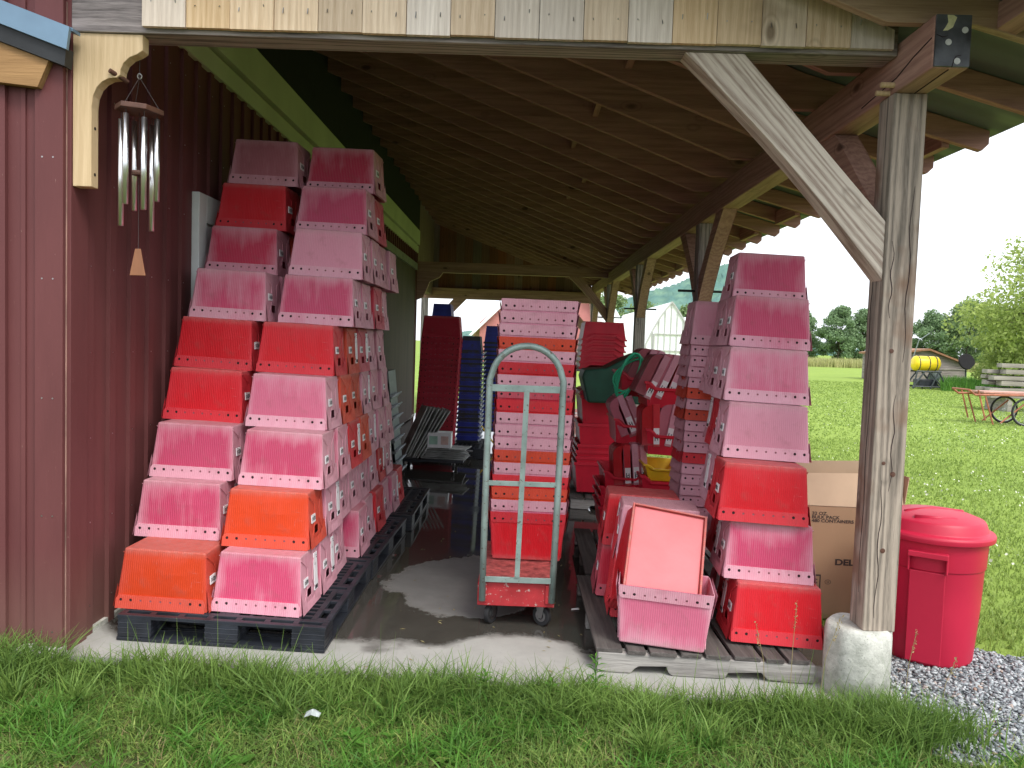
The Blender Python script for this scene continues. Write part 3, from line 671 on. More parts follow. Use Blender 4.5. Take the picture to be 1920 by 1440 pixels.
def pm(key, mb, mats):
    o = mb.build(key, mats); me = o.data; bpy.data.objects.remove(o); proto[key] = me
for i_, (a_, g_) in enumerate(((.004, -.003), (-.004, .002), (.0065, .001), (-.002, -.004), (.0004, 0))): pm('body%d' % i_, tote_body_mesh(a_, g_, i_*2.), M['tote'])
for s, t in ((-1, 'f'), (1, 'b')): pm('flange_'+t, flange_mesh(s), [M['flange'], M['hole'], M['plug']])
for s, t in ((-1, 'l'), (1, 'r')):
    pm('end_'+t, end_flange_mesh(s), M['flange'])
    pm('sticker_'+t, card_mesh(s, *((.035, .105) if s > 0 else (.03, .10)), .125, .168, 'sticker'), [M['white'], M['ink']])
    pm('sticker2_'+t, card_mesh(s, -.115, -.06, .13, .168, 'sticker'), [M['white'], M['ink']])
    pm('placard_'+t, card_mesh(s, -.128, -.072, .035, .235, 'placard'), [M['white'], M['ink']])
COLS = {'magenta': ((.50, .042, .118), .95), 'deep magenta': ((.46, .018, .060), .85), 'pale pink': ((.56, .12, .21), 1.), 'red': ((.56, .010, .018), .08),
        'orange': ((.56, .048, .010), .08), 'faded pink': ((.58, .23, .31), 1.), 'crimson': ((.50, .012, .035), .28), 'mauve': ((.36, .11, .14), .75), 'dark red': ((.34, .010, .026), .02)}
def nchild(name, me, parent, color):
    o = bpy.data.objects.new(name, me); COL.objects.link(o); o.parent = parent; o.color = color; return o
def tote(color, label, group, mat, side='r', placard=False, sticker=True, both=True, ends=True, var=None):
    """mat: world matrix of the tote in its upright frame (origin at the centre of its base)"""
    c, a = COLS[color]; j = random.uniform(.90, 1.1); col = (min(1, c[0]*j), c[1]*j, c[2]*j, min(1, a*random.uniform(.9, 1.08)))
    r = bpy.data.objects.new('corrugated_tote', None); COL.objects.link(r); r.empty_display_size = .05; r.matrix_world = mat
    tag(r, label, 'tote', group)
    nchild('body', proto['body4' if var else 'body%d' % random.randrange(4)], r, col)
    nchild('rim_flap', proto['flange_f'], r, col); nchild('rim_flap', proto['flange_b'], r, col)
    if ends:
        for t in 'lr': nchild('end_flap', proto['end_'+t], r, col)
    for t in ('lr' if both else side):
        if sticker: nchild('address_sticker', proto['sticker_'+t], r, col)
        if placard: nchild('white_placard', proto['placard_'+t], r, col)
    return r
def inv(x, y, z, rz=0, tilt=0, lean=0):    # upside down, rim plane at z, centre x,y
    return Matrix.Translation((x, y, z)) @ Matrix.Rotation(tilt, 4, 'Y') @ Matrix.Rotation(lean, 4, 'X') @ Matrix.Rotation(rz, 4, 'Z') @ Matrix.Rotation(PI, 4, 'X') @ Matrix.Translation((0, 0, -TH))
def upr(x, y, z, rz=0, tilt=0, lean=0):
    return Matrix.Translation((x, y, z)) @ Matrix.Rotation(tilt, 4, 'Y') @ Matrix.Rotation(lean, 4, 'X') @ Matrix.Rotation(rz, 4, 'Z')

# left block: two columns, nine layers, each layer stepped back half a tote
PITCH = .2975
Ystart = {'B': [3.83, 3.98, 4.13, 4.32, 4.53, 4.70, 4.80, 4.98, 5.18], 'A': [3.79, 4.06, 4.20, 4.40, 4.53, 4.63, 4.93, 5.05, 5.10]}
XL = {'B': [-1.525, -1.535, -1.51, -1.54, -1.56, -1.49, -1.46, -1.47, -1.46], 'A': [-1.995, -2.035, -2.025, -2.045, -2.04, -2.0, -2.03, -2.01, -1.95]}
colB = [['magenta', 'magenta', 'pale pink', 'magenta', 'magenta', 'red', 'pale pink', 'magenta', 'red'],
        ['orange', 'pale pink', 'pale pink', 'faded pink', 'faded pink', 'magenta', 'red', 'pale pink'],
        ['magenta', 'magenta', 'red', 'orange', 'faded pink', 'pale pink', 'pale pink'],
        ['pale pink', 'orange', 'orange', 'faded pink', 'pale pink', 'faded pink'],
        ['red', 'orange', 'crimson', 'faded pink', 'mauve'],
        ['magenta', 'pale pink', 'crimson', 'faded pink'],
        ['faded pink', 'pale pink', 'mauve', 'faded pink'],
        ['magenta', 'crimson'], ['deep magenta']]
plB = [(1, 1, 0, 0, 0, 0, 0, 1, 0), (0, 1, 0, 0, 0, 0, 1, 1), (0, 0, 1, 0, 1, 0, 0), (0, 0, 0, 1, 0, 0), (0, 1, 1, 0, 0), (0, 0, 0, 0), (0, 0, 0, 0), (0, 0), (0,)]
frontA = ['orange', 'magenta', 'magenta', 'red', 'red', 'magenta', 'deep magenta', 'red', 'mauve']
lay = ['bottom', 'second', 'third', 'fourth', 'fifth', 'sixth', 'seventh', 'eighth', 'top']
for L in range(9):
    for cn in 'AB':
        cols = colB[L] if cn == 'B' else [frontA[L]]+[random.choice(['magenta', 'pale pink', 'red', 'faded pink', 'orange']) for _ in colB[L][1:]]
        for i, c in enumerate(cols):
            y0 = Ystart[cn][L]+.328*i
            x0 = XL[cn][L]; dx = 0
            if cn == 'B' and L == 0 and i >= 3: y0 += .11; dx = .05
            xc = x0+TL+dx; yc = y0+TD; rz = random.uniform(-.026, .026)+(.0 if L < 7 else -.03)
            if i: xc += random.uniform(-.012, .016); yc += random.uniform(-.003, .006)
            z = .135-.030*(xc+2)+PITCH*L
            who = 'nearest the camera' if i == 0 else ('%s from front' % ORD[i])
            lab = '%s upside-down tote, %s layer of tall left stack, %s, %s side' % (c, lay[L], who, 'aisle' if cn == 'B' else 'wall')
            tote(c, lab, 'upside-down totes in the left stack', inv(xc, yc, z, rz, .030+random.uniform(-.006, .006)), 'r', placard=(plB[L][i] if cn == 'B' else (L == 1 and i == 0)), both=False, sticker=True)

# right block: staggered column by the post
RS = [('red', 1.128, 3.865, .019, .45), ('magenta', 1.10, 3.95, .353, 0), ('red', 1.056, 3.95, .699, 0), ('faded pink', 1.119, 4.155, .985, 0),
      ('pale pink', 1.14, 4.255, 1.271, 0), ('magenta', 1.22, 4.495, 1.551, 0), ('magenta', 1.339, 4.93, 1.857, 0)]
RS = [(c, x, y, .035+.3*i, 0) for i, (c, x, y, z, q) in enumerate(RS)]
deep = [['red', 'crimson'], ['red', 'magenta'], ['magenta', 'magenta'], ['red', 'mauve'], ['mauve', 'faded pink'], ['mauve'], []]
for L, (c, x0, y0, z, _) in enumerate(RS):
    for i, cc in enumerate([c]+deep[L]):
        rz = -.075 if L < 3 else (-.07 if L < 6 else -.05)
        xc = x0+TL+(.07*i if L < 4 else .05*i); yc = y0+TD-.02+.331*i
        if i: xc -= .015; rz *= .5
        zz = .105-.028*(xc+.0)-.02+PITCH*1.0*L + (0.012 if L == 6 else 0)
        zz = .047+.0015*L+.299*L
        who = 'nearest the camera' if i == 0 else ('%s from front' % ORD[i])
        tote(cc, '%s upside-down tote, %s layer of the right stack beside the post, %s' % (cc, (lay[:6]+['top'])[L], who), 'upside-down totes in the right stack by the post',
             inv(xc, yc, zz, rz, .034, 0), 'l', placard=(L, i) in ((0, 0), (1, 0), (2, 1), (0, 1), (3, 2)), both=False)
# nested upside-down column behind it
nc = ['faded pink']*5+['orange', 'faded pink', 'orange', 'faded pink', 'faded pink', 'faded pink', 'red']+['faded pink']*4+['mauve', 'pale pink', 'faded pink', 'pale pink']
for k, c in enumerate(nc):
    z = 1.555-.0735*k
    tote(c, '%s upside-down tote nested in the narrow right column, %s from its top' % (c, ORD[k] if k else 'topmost, first'), 'nested upside-down totes behind the right stack',
         inv(1.385-.002*k+random.uniform(-.005, .005), 5.40, z, random.uniform(-.012, .012), .03), 'l', sticker=False, var=1)
# hand cart stack, nested upright
cc = ['red', 'pale pink', 'orange', 'red', 'faded pink', 'orange', 'faded pink', 'faded pink', 'faded pink', 'red', 'crimson', 'faded pink', 'red', 'faded pink', 'orange', 'faded pink', 'faded pink', 'faded pink']
for k, c in enumerate(cc):
    z = .206+.0757*k
    lab = '%s upright tote nested in the stack on the hand cart, %s' % (c, 'lowest' if k == 0 else ('topmost' if k == 17 else '%s from the bottom' % ORD[k]))
    tote(c, lab, 'nested totes on the hand cart', upr(.083+.0012*k+random.uniform(-.004, .004), 4.62+TD, z, random.uniform(-.008, .008), .012), 'r', sticker=False, var=1)
# loose pile in front of the right block
G3 = 'loose totes on the front wooden pallet'
tote('pale pink', 'upright pale pink tote at the pallet front holding a tilted red tote', G3, upr(.765, 3.86, .055, -.16, .045), 'l', sticker=False)
RT = Matrix.Translation((.785, 3.93, .478)) @ Matrix.Rotation(-.06, 4, 'Z') @ Matrix.Rotation(.15, 4, 'Y') @ Matrix.Rotation(math.radians(-122), 4, 'X') @ Matrix.Rotation(PI/2, 4, 'Z') @ Matrix.Diagonal((1.08, 1.40, 1.0, 1))
rt_ = tote('red', 'red tote with pale salmon base standing tilted inside the upright pink tote', G3, RT, 'l', sticker=False)
m = MB(); m.box((-BL+.008, -BD+.008, -.003), (BL-.008, BD-.008, -.0012)); m.build('salmon_base_panel', plain('salmon_plastic', (.66, .15, .165), .5, .10, 6), rt_)
m = MB()
for a, b in (((-BL-.003, -BD-.003, -.022), (BL+.003, -BD+.004, .002)), ((-BL-.003, BD-.004, -.022), (BL+.003, BD+.003, .002)), ((-BL-.003, -BD+.0045, -.022), (-BL+.004, BD-.0045, .002)), ((BL-.004, -BD+.0045, -.022), (BL+.003, BD-.0045, .002))): m.box(a, b)
o = m.build('base_lip', M['tote'], rt_); o.color = (.62, .03, .015, .05)
tote('red', 'red upside-down tote under the pale one in the loose front pile', G3, inv(.775, 4.27, .06, -.05, .03), 'l')
tote('faded pink', 'pale pink upside-down tote with placard in the loose front pile behind the tilted one', G3, inv(.80, 4.28, .365, -.09, .03), 'l', placard=True)
tote('crimson', 'red upside-down tote in the bottom rear of the loose front pile', G3, inv(.73, 4.62, .06, -.05, .03), 'l')
tote('red', 'red upside-down tote in the upper rear of the loose front pile', G3, inv(.76, 4.63, .36, -.06, .03), 'l')

# ------------------------------------------------------------ pallets
def black_pallet(x, y, rz, label, w_=1.03, d_=1.2, h=.128, tilt=.028):
    r = empty('plastic_pallet', label, 'pallet', (x, y, slabz(x)+.003), (0, tilt, rz), 'black plastic pallets under the left stack'); r.rotation_mode = 'XYZ'
    dk = MB(); t = .018
    def strip(xa, ya, xb, yb, along):
        if along == 'x':
            dk.box((xa, ya, h-t), (xb, ya+.032, h)); dk.box((xa, yb-.032, h-t), (xb, yb, h)); n = max(2, int((xb-xa)/.13))
            for i in range(n+1): q = xa+(xb-xa-.03)*i/n; dk.box((q, ya+.032, h-t+.001), (q+.03, yb-.032, h-.0005))
        else:
            dk.box((xa, ya, h-t), (xa+.03, yb, h)); dk.box((xb-.03, ya, h-t), (xb, yb, h)); n = max(2, int((yb-ya)/.13))
            for i in range(n+1): q = ya+(yb-ya-.03)*i/n; dk.box((xa+.03, q, h-t+.001), (xb-.03, q+.03, h-.0005))
    for f in (0, .5, 1):
        a = f*(d_-.10); strip(0, a, w_, a+.10, 'x')
        a = f*(w_-.10)
        for b0, b1 in ((.10, (d_-.10)*.5), ((d_-.10)*.5+.10, d_-.10)): strip(a, b0, a+.10, b1, 'y')
    for ia in (0, 1):
        for ib in (0, 1):
            xa = .10+ia*(w_-.10)*.5; xb = (w_-.10)*.5+ia*(w_-.10)*.5; ya = .10+ib*(d_-.10)*.5; yb = (d_-.10)*.5+ib*(d_-.10)*.5
            nX, nY = 5, 7
            for k in range(1, nX+1): q = xa+(xb-xa)*k/(nX+1); dk.box((q-.009, ya, h-.03), (q+.009, yb, h-.002))
            for k in range(1, nY+1): q = ya+(yb-ya)*k/(nY+1); dk.box((xa, q-.010, h-.028), (xb, q+.010, h-.003))
    dk.build('deck', M['black'], r, bevel=.002)
    for fx in (0, .5, 1):
        for fy in (0, .5, 1):
            sx_, sy_ = .17, .17; f = MB(); x0 = fx*(w_-sx_); y0 = fy*(d_-sy_); f.box((x0+.003, y0+.003, .018), (x0+sx_-.003, y0+sy_-.003, h-t-.0005))
            for zz in (.035, .06, .085): 
                if zz < h-.025: f.box((x0+.001, y0+.001, zz), (x0+sx_-.001, y0+sy_-.001, zz+.006))
            f.build('foot', M['black'], r, bevel=.004)
    for fx in (0, .5, 1): f = MB(); x0 = fx*(w_-.12); f.box((x0, 0, 0), (x0+.12, d_, .0175)); f.build('skid', M['black'], r, bevel=.003)
    for fy in (0, .5, 1):
        f = MB(); y0 = fy*(d_-.12)
        for xa, xb in ((.121, (w_-.12)*.5-.001), ((w_-.12)*.5+.121, w_-.121)): f.box((xa, y0, .0005), (xb, y0+.12, .017))
        f.build('cross_skid', M['black'], r)
    bg_ = MB()
    for k in range(1, 14): q = d_*k/14; bg_.box((.12, q-.006, .001), (w_-.12, q+.006, .012)) if all(abs(q-f_) > .07 for f_ in (.06, d_/2, d_-.06)) else None
    bg_.build('bottom_grid', M['black'], r)
    return r
black_pallet(-1.94, 3.70, .0, 'black plastic pallet at the front of the left stack')
black_pallet(-1.93, 4.92, -.03, 'middle black plastic pallet under the left stack, set a little in')
black_pallet(-1.86, 6.18, .0, 'rear black plastic pallet jutting past the left stack')
black_pallet(-1.45, 10.2, .0, 'black plastic pallet under the tall dark red tote column')
def wood_pallet(x, y, label, rz=0):
    r = empty('wooden_pallet', label, 'pallet', (x, y, slabz(x)+.002), (0, .028, rz), 'wooden pallets under the right stacks')
    L, D = 1.06, 1.2
    for k, yy in enumerate((0, .56, 1.13)):
        s = MB(); pts = [(-.01, 0), (.16, 0), (.17, .022), (.19, .036), (.33, .038), (.345, .012), (.36, 0), (.62, 0), (.64, .03), (.80, .036), (.83, .002), (1.0, -.0), (L, .005), (L, .096), (-.01, .098)]
        s.prism([(a_+random.uniform(-.006, .006) if 0 < a_ < 1 else a_, b_+(random.uniform(0, .006) if 0 < b_ < .09 else 0)) for a_, b_ in pts], yy, yy+.07); s.build('stringer', M['palletx'], r, bevel=.005)
    xx = -.02; i = 0; ws = [.13, .09, .13, .10, .12, .13, .09, .10]
    while xx < L-.05 and i < 8:
        wd = ws[i]; s = MB(); s.box((xx, -.015+random.uniform(0, .02), .098), (xx+wd, D+random.uniform(-.02, .02), .119)); s.build('deck_board', M['palletw'], r, bevel=.003); xx += wd+.022; i += 1
    for k, yy in enumerate((.25, .9)):
        pass
    return r
wood_pallet(.44, 3.70, 'weathered wooden pallet at the front of the right stack', .01)
wood_pallet(.49, 4.95, 'weathered wooden pallet behind the front one on the right', -.01)
r = wood_pallet(.55, 7.45, 'dark wooden pallet under the red tubs at the back right', 0)

# ------------------------------------------------------------ hand cart
ct = empty('hand_cart', 'red platform hand cart with grey-green hoop handle, loaded with nested totes', 'hand cart', (.03, 4.2, slabz(.03)))
def C_(mb, name, mat, par=None, **k):
    mb.v = [(x-.03, y-4.2, z-slabz(.03)) for x, y, z in mb.v]; return mb.build(name, mat, par or ct, **k)
m = MB(); x0, x1, y0, y1, z0, z1 = -.19, .237, 4.205, 5.1, .068, .198
m.box((x0, y0, z0), (x1, y0+.012, z1)); m.box((x0, y1-.012, z0), (x1, y1, z1)); m.box((x0, y0+.012, z0), (x0+.012, y1-.012, z1)); m.box((x1-.012, y0+.012, z0), (x1, y1-.012, z1))
C_(m, 'platform_frame', M['cartred'], bevel=.003)
m = MB(); m.box((x0+.0125, y0+.0125, .178), (x1-.0125, y1-.0125, .1985)); C_(m, 'platform_deck', plain('worn_red_deck_board', (.40, .09, .085), .8, .5, 25, bump=.6))
m = MB()
for xa in (x0+.008, x1-.052): m.box((xa, y0-.012, z0+.02), (xa+.044, y0-.0005, z1-.004))
C_(m, 'socket_plate', M['cartred'], bevel=.008)
xa, xb = -.163, .222; r_ = (xb-xa)/2; pts = [(xa, 4.192, .10), (xa, 4.188, .7), (xa+.004, 4.185, 1.325)]
ztop = 1.325
for i in range(1, 16): a = PI-PI*i/16; pts.append(((xa+xb)/2+.012+r_*math.cos(a), 4.185, ztop+r_*math.sin(a)*.98))
pts += [(xb+.020, 4.185, 1.325), (xb+.012, 4.188, .7), (xb, 4.192, .10)]
m = MB(); m.tube(pts, .0185, 14); C_(m, 'hoop_handle', M['steel'], smooth=True)
for z, hh in ((1.262, .038), (.745, .028), (.208, .032)):
    m = MB(); m.box((xa+.012, 4.178, z), (xb+.008, 4.186, z+hh)); C_(m, 'cross_bar', M['steel'], bevel=.002)
m = MB(); m.add([(.012, 4.169, .241), (.040, 4.169, .241), (.060, 4.169, 1.275), (.030, 4.169, 1.275), (.012, 4.1775, .241), (.040, 4.1775, .241), (.060, 4.1775, 1.275), (.030, 4.1775, 1.275)],
      [(0, 1, 2, 3), (7, 6, 5, 4), (0, 4, 5, 1), (1, 5, 6, 2), (2, 6, 7, 3), (3, 7, 4, 0)]); C_(m, 'upright_bar', M['steel'], bevel=.001)
for (cx, cy, tw) in ((-.115, 4.27, -.5), (.175, 4.28, .9), (-.12, 5.03, .2), (.17, 5.03, .1)):
    zb = slabz(cx)+.001; R = .057
    m = MB(); m.tube([(-.014, 0, 0), (.014, 0, 0)], R, 24); m2 = MB()
    T = Matrix.Translation((cx, cy, zb+R)) @ Matrix.Rotation(tw, 4, 'Z')
    def TT(mb): mb.v = [tuple(T @ Vector(p)) for p in mb.v]; return mb
    tw_ = C_(TT(m), 'wheel', M['rubber'], bevel=.004)
    m = MB(); m.lathe([(.0335, -.016), (.0335, .016)], 24, T=Matrix.Rotation(PI/2, 4, 'Y')); C_(TT(m), 'rim', M['zinc'], None).parent = tw_
    m = MB(); m.lathe([(.020, -.0175), (.020, .0175)], 16, T=Matrix.Rotation(PI/2, 4, 'Y')); C_(TT(m), 'hub', M['rubber'], None).parent = tw_
    m = MB()
    for s in (-1, 1): m.prism([(-.028, .118-R), (.028, .118-R), (.012, -.012), (-.012, -.012)], -.0015, .0015, T=Matrix.Translation((s*.021, 0, 0)) @ Matrix.Rotation(PI/2, 4, 'Z'))
    m.box((-.035, -.035, .115-R), (.035, .035, .1215-R)); C_(TT(m), 'caster_fork', M['zinc'], None)

# ------------------------------------------------------------ heavy red tubs, bins and the back of the shed
def tub_mesh(w_, d_, h, tp=.03, dip=True):
    """open tub, origin at base centre, short end (width w_) faces -y, front wall dipped"""
    m = MB(); t = .005; a0, b0 = w_/2-tp, d_/2-tp; a1, b1 = w_/2, d_/2
    n = 12
    def ring(z, a, b, off=0, dp=0):
        pts = []
        for i in range(n): u = -1+2*i/n; pts.append((u*(a-off), -(b-off), z-(dp*(1 if abs(u) < .55 else (0 if abs(u) > .75 else (.75-abs(u))/.2)))))
        for i in range(4): u = -1+2*i/4; pts.append(((a-off), u*(b-off), z))
        for i in range(4): u = 1-2*i/4; pts.append((u*(a-off), (b-off), z))
        for i in range(4): u = 1-2*i/4; pts.append((-(a-off), u*(b-off), z))
        return pts
    dp = h*.22 if dip else 0
    rings = [ring(0, a0, b0), ring(h*.62, a0+(a1-a0)*.6, b0+(b1-b0)*.6), ring(h*.90, a1-.002, b1-.002, 0, dp), ring(h*.90+.001, a1+.010, b1+.010, 0, dp), ring(h, a1+.010, b1+.010, 0, dp), ring(h, a1-t, b1-t, 0, dp), ring(h*.6, a0+(a1-a0)*.6, b0+(b1-b0)*.6, t), ring(t, a0, b0, t)]
    N = 24; vs = [p for r in rings for p in r]; fs = []
    for i in range(len(rings)-1):
        for j in range(N): fs.append((i*N+j, i*N+(j+1) % N, (i+1)*N+(j+1) % N, (i+1)*N+j))
    fs.append(tuple(range(N))[::-1]); fs.append(tuple(range((len(rings)-1)*N, len(rings)*N))); m.add(vs, fs)
    for s in (-.35, .35):
        m.box((s*w_-.004, -b0-.006-(b1-b0)*.2, h*.15), (s*w_+.004, -b0+.0, h*.55))
    return m
def tub_at(name, label, group, mesh, mat, M4, cat='tub'):
    r = bpy.data.objects.new(name, None); COL.objects.link(r); r.matrix_world = M4; tag(r, label, cat, group)
    o = bpy.data.objects.new('shell', mesh); COL.objects.link(o); o.parent = r
    return r
def me_of(mb, mat):
    o = mb.build('tub_shell', mat); me = o.data; bpy.data.objects.remove(o); return me
tubA = me_of(tub_mesh(.33, .50, .20), M['tub'])
GT = 'red tubs with totes standing in them'
def standing(x, y, z, lean, c, label, twist=0):      # tote on its short end, rim toward the left
    Mx = Matrix.Translation((x, y, z)) @ Matrix.Rotation(lean, 4, 'Y') @ Matrix.Rotation(twist, 4, 'Z') @ Matrix.Rotation(-PI/2, 4, 'Z') @ Matrix.Rotation(0, 4, 'X') 
    # tote long axis vertical, base to the right (+x)
    S_ = Mx @ Matrix(((0, 0, 0, 0), (0, 0, 0, 0), (0, 0, 0, 0), (0, 0, 0, 1))) if 0 else Mx
    return S_
fold = MB()     # a folded-flat tote seen on edge: thin slab with a white label
def folded(x, y, z, lean, c, label, h=.36, t=.052, twist=0.):
    r = bpy.data.objects.new('folded_tote', None); COL.objects.link(r)
    r.matrix_world = Matrix.Translation((x, y, z)) @ Matrix.Rotation(twist, 4, 'Z') @ Matrix.Rotation(lean, 4, 'Y'); tag(r, label, 'tote', 'folded totes standing in red tubs')
    cc_, a = COLS[c]
    m = MB(); m.box((-t/2, -.02, 0), (t/2, .30, h)); o = m.build('end_panel', M['flange'], r, bevel=.004); o.color = (cc_[0], cc_[1], cc_[2], a*.8)
    m = MB(); n = 7; P_ = [(-t/2-.001, .0), (-t/2-.001, h*.98)]
    P_ = [(-t/2-.0005, .01), (-t/2-.085, .01)]+[(-t/2-.085+.085*(1-math.cos(a_*PI/2/n)), h*(.78)+h*.2*math.sin(a_*PI/2/n)) for a_ in range(n+1)]
    m.prism(P_, -.012, .29); o = m.build('side_panel', M['tote'], r, bevel=.003); o.color = (cc_[0]*.8, cc_[1]*.6, cc_[2]*.6, .15)
    m = MB(); m.box((-t/2+.004, -.0225, .02), (t/2-.004, -.0205, .145)); m.box((-t/2+.012, -.0235, .045), (-t/2+.018, -.0226, .105), 1); m.box((t/2-.02, -.0235, .05), (t/2-.014, -.0226, .10), 1)
    m.add([(.001+.012*math.cos(a), -.0235, .075+.012*math.sin(a)) for a in np.linspace(0, 2*PI, 9)[:-1]]+[(.001+.007*math.cos(a), -.0235, .075+.007*math.sin(a)) for a in np.linspace(0, 2*PI, 9)[:-1]], [(i, (i+1) % 8, (i+1) % 8+8, i+8) for i in range(8)], 1)
    m.build('address_sticker', [M['white'], M['ink']], r)
    return r
tubs = [('upper front', 1.13, 5.9, 1.065, 0, .03), ('middle front', 1.15, 5.9, .70, .0, .04), ('lower front', 1.13, 5.9, .34, 0, .02),
        ('upper rear', .985, 6.3, 1.12, .0, .04), ('middle rear', .94, 6.2, .74, .0, .05), ('lower rear', .86, 6.1, .33, .0, .06)]
for nm, x, y, z, rz, tl in tubs:
    T4 = Matrix.Translation((x, y+.25, z)) @ Matrix.Rotation(tl, 4, 'Y') @ Matrix.Rotation(rz, 4, 'Z')
    tub_at('storage_tub', 'heavy red tub at the %s of the leaning tub pile right of the aisle' % nm, GT, tubA, M['tub'], T4)
fo = [(.985, 5.93, 1.135, .42, 'mauve', 'upper front tub, leftmost'), (1.07, 5.93, 1.14, .40, 'faded pink', 'upper front tub, second from left'), (1.15, 5.95, 1.13, .36, 'faded pink', 'upper front tub, third from left'), (1.215, 5.95, 1.12, .33, 'orange', 'upper front tub, rightmost'),
      (.945, 6.33, 1.18, .45, 'mauve', 'upper rear tub, left one'), (1.02, 6.33, 1.17, .42, 'faded pink', 'upper rear tub, right one'),
      (1.075, 5.93, .765, -.04, 'red', 'middle front tub, left one'), (1.16, 5.93, .77, .18, 'faded pink', 'middle front tub, centre one'), (1.245, 5.94, .77, .22, 'faded pink', 'middle front tub, right one'),
      (.95, 6.22, .83, -.42, 'faded pink', 'middle rear tub, left one'), (1.02, 6.22, .83, -.42, 'mauve', 'middle rear tub, right one'),
      (.90, 6.12, .42, -.08, 'red', 'lower rear tub, left one'), (.97, 6.12, .43, -.10, 'faded pink', 'lower rear tub, centre one'), (1.035, 6.12, .43, -.10, 'faded pink', 'lower rear tub, right one')]
for x, y, z, ln_, c, wh in fo: folded(x, y, z, ln_, c, '%s folded tote standing on end in the %s' % (c, wh), h=.36 if z > .9 else .33)
yb = me_of(tub_mesh(.30, .42, .13, .05, True), M['yellow'])
tub_at('storage_tub', 'yellow bin lying in the lowest front red tub', GT, yb, M['yellow'], Matrix.Translation((1.13, 6.08, .50)) @ Matrix.Rotation(.03, 4, 'Y'), 'bin')
# totes/tubs under that pile down to the pallet
for k in range(3):
    tub_at('storage_tub', 'red tub low in the pile under the %s tubs, %s from the pallet' % ('front', ORD[k]), GT, tubA, M['tub'], Matrix.Translation((1.12, 6.15, .04+.085*k)))
    tub_at('storage_tub', 'red tub low in the pile under the %s tubs, %s from the pallet' % ('rear', ORD[k]), GT, tubA, M['tub'], Matrix.Translation((.84, 6.35, .045+.085*k)))
# pile at the far side: nested long tubs
tubL = me_of(tub_mesh(.44, .60, .30, .03, False), M['tub']); tubK = me_of(tub_mesh(.46, .62, .20, .03, False), M['tubd'])
GP = 'red tubs piled at the back right'
for k, (z, me_, d) in enumerate(((.075, tubL, 'lowest'), (.135, tubL, 'second'), (.195, tubL, 'third'), (.255, tubL, 'fourth'), (.46, tubL, 'fifth'), (.74, tubL, 'sixth'))):
    tub_at('storage_tub', 'long red tub, %s in the pile behind the hand cart' % d, GP, me_, None, Matrix.Translation((.80+.006*k, 7.85, z)) @ Matrix.Rotation(.0+.02*(k % 2), 4, 'Z'))
m = MB(); m.prism([(-.25, 0), (.25, 0), (.24, .03), (.2, .05), (-.2, .05), (-.24, .03)], -.32, .32)
lid = m.build('tub_lid', M['tubd']); lid.location = (.84, 7.85, 1.045); tag(lid, 'domed dark red lid on top of the back right tub pile', 'lid')
# shelf board, its trestle, upside-down tubs on top
sh = empty('shelf', 'narrow pale shelf board on trestle legs carrying the upturned red tubs', 'shelf', (.85, 8.3, slabz(.85)))
m = MB(); m.box((-.32, 0, 1.325), (.40, .7, 1.350)); m.build('board', M['palletx'], sh)
for x in (-.28, .34):
    for y in (.05, .6): m = MB(); m.box((x, y, 0), (x+.05, y+.05, 1.324)); m.build('leg', M['palletw'], sh)
for k in range(6):
    z = slabz(.85)+1.352+.20+.062*k
    T4 = Matrix.Translation((.88+.004*k, 8.6, z-.0)) @ Matrix.Rotation(PI, 4, 'X') @ Matrix.Rotation(PI, 4, 'Z')
    tub_at('storage_tub', 'upturned red tub on the shelf, %s from the board' % ORD[k], 'upturned red tubs on the shelf', me_of(tub_mesh(.47, .6, .20, .03, True), M['tub']) if k == 0 else lastm, None, T4)
    if k == 0: lastm = [o for o in bpy.data.objects if o.name.startswith('shell')][-1].data
for k in range(5):
    T4 = Matrix.Translation((1.12+.004*k, 9.25, slabz(1)+1.352+.15+.062*k)) @ Matrix.Rotation(PI, 4, 'X')
# green bin and hose
m = MB(); m.prism([(-.30, 0), (.22, 0), (.30, .46), (.16, .48), (.02, .42), (-.14, .33), (-.34, .31), (-.36, .24)], -.25, .25)
gbn = empty('green_bin', 'dark green sloping bin with a garden hose hung over it', 'bin', (.95, 7.45, .99), (0, 0, 0)); m.build('body', M['greenbin'], gbn, bevel=.02)
m = MB()
for k in range(6):
    a = .10+.016*k; pts = []
    for i in range(28):
        t = 2*PI*i/28; pts.append((.885+(a*.5)*math.cos(t)+.07*math.sin(t)-.02*math.sin(t-1), 6.22+.01*k-.02*math.cos(2*t+k), 1.30+(.19-.012*k)*math.sin(t)+.02*math.cos(t*2+k)))
    m.tube(pts, .008, 8, closed=True)
tag(m.build('garden_hose', M['hose'], smooth=True), 'coiled bright green garden hose over the dark green bin', 'hose')
# far left columns
def scaled(c, lab, grp, Mx, s): 
    r = tote(c, lab, grp, Mx @ Matrix.Scale(s, 4), 'l', sticker=False, ends=False, var=1); return r
for k in range(20):
    scaled('dark red', 'dark red upside-down tote in the tall far column, %s from the top' % ORD[k], 'nested dark red totes at the far left', inv(-1.07-.0035*k, 10.55, 1.56-.0745*k, 0, .0), 1.16)
for k in range(2):
    pass
def small_tote_mesh(w_, d_, h, mat1, mat2):
    m = MB(); m.prism([(-w_/2, 0), (w_/2, 0), (w_/2-.03, h), (-w_/2+.03, h)], -d_/2, d_/2); m.box((-w_/2-.012, -d_/2-.012, 0), (w_/2+.012, d_/2+.012, .028), 1)
    m.prism([(w_/2+.0, .0), (w_/2+.05, .05), (w_/2+.04, .055), (w_/2-.012, .03)], -d_/2, d_/2, 2)
    return me_of(m, [mat1, mat2, M['bluepale']])
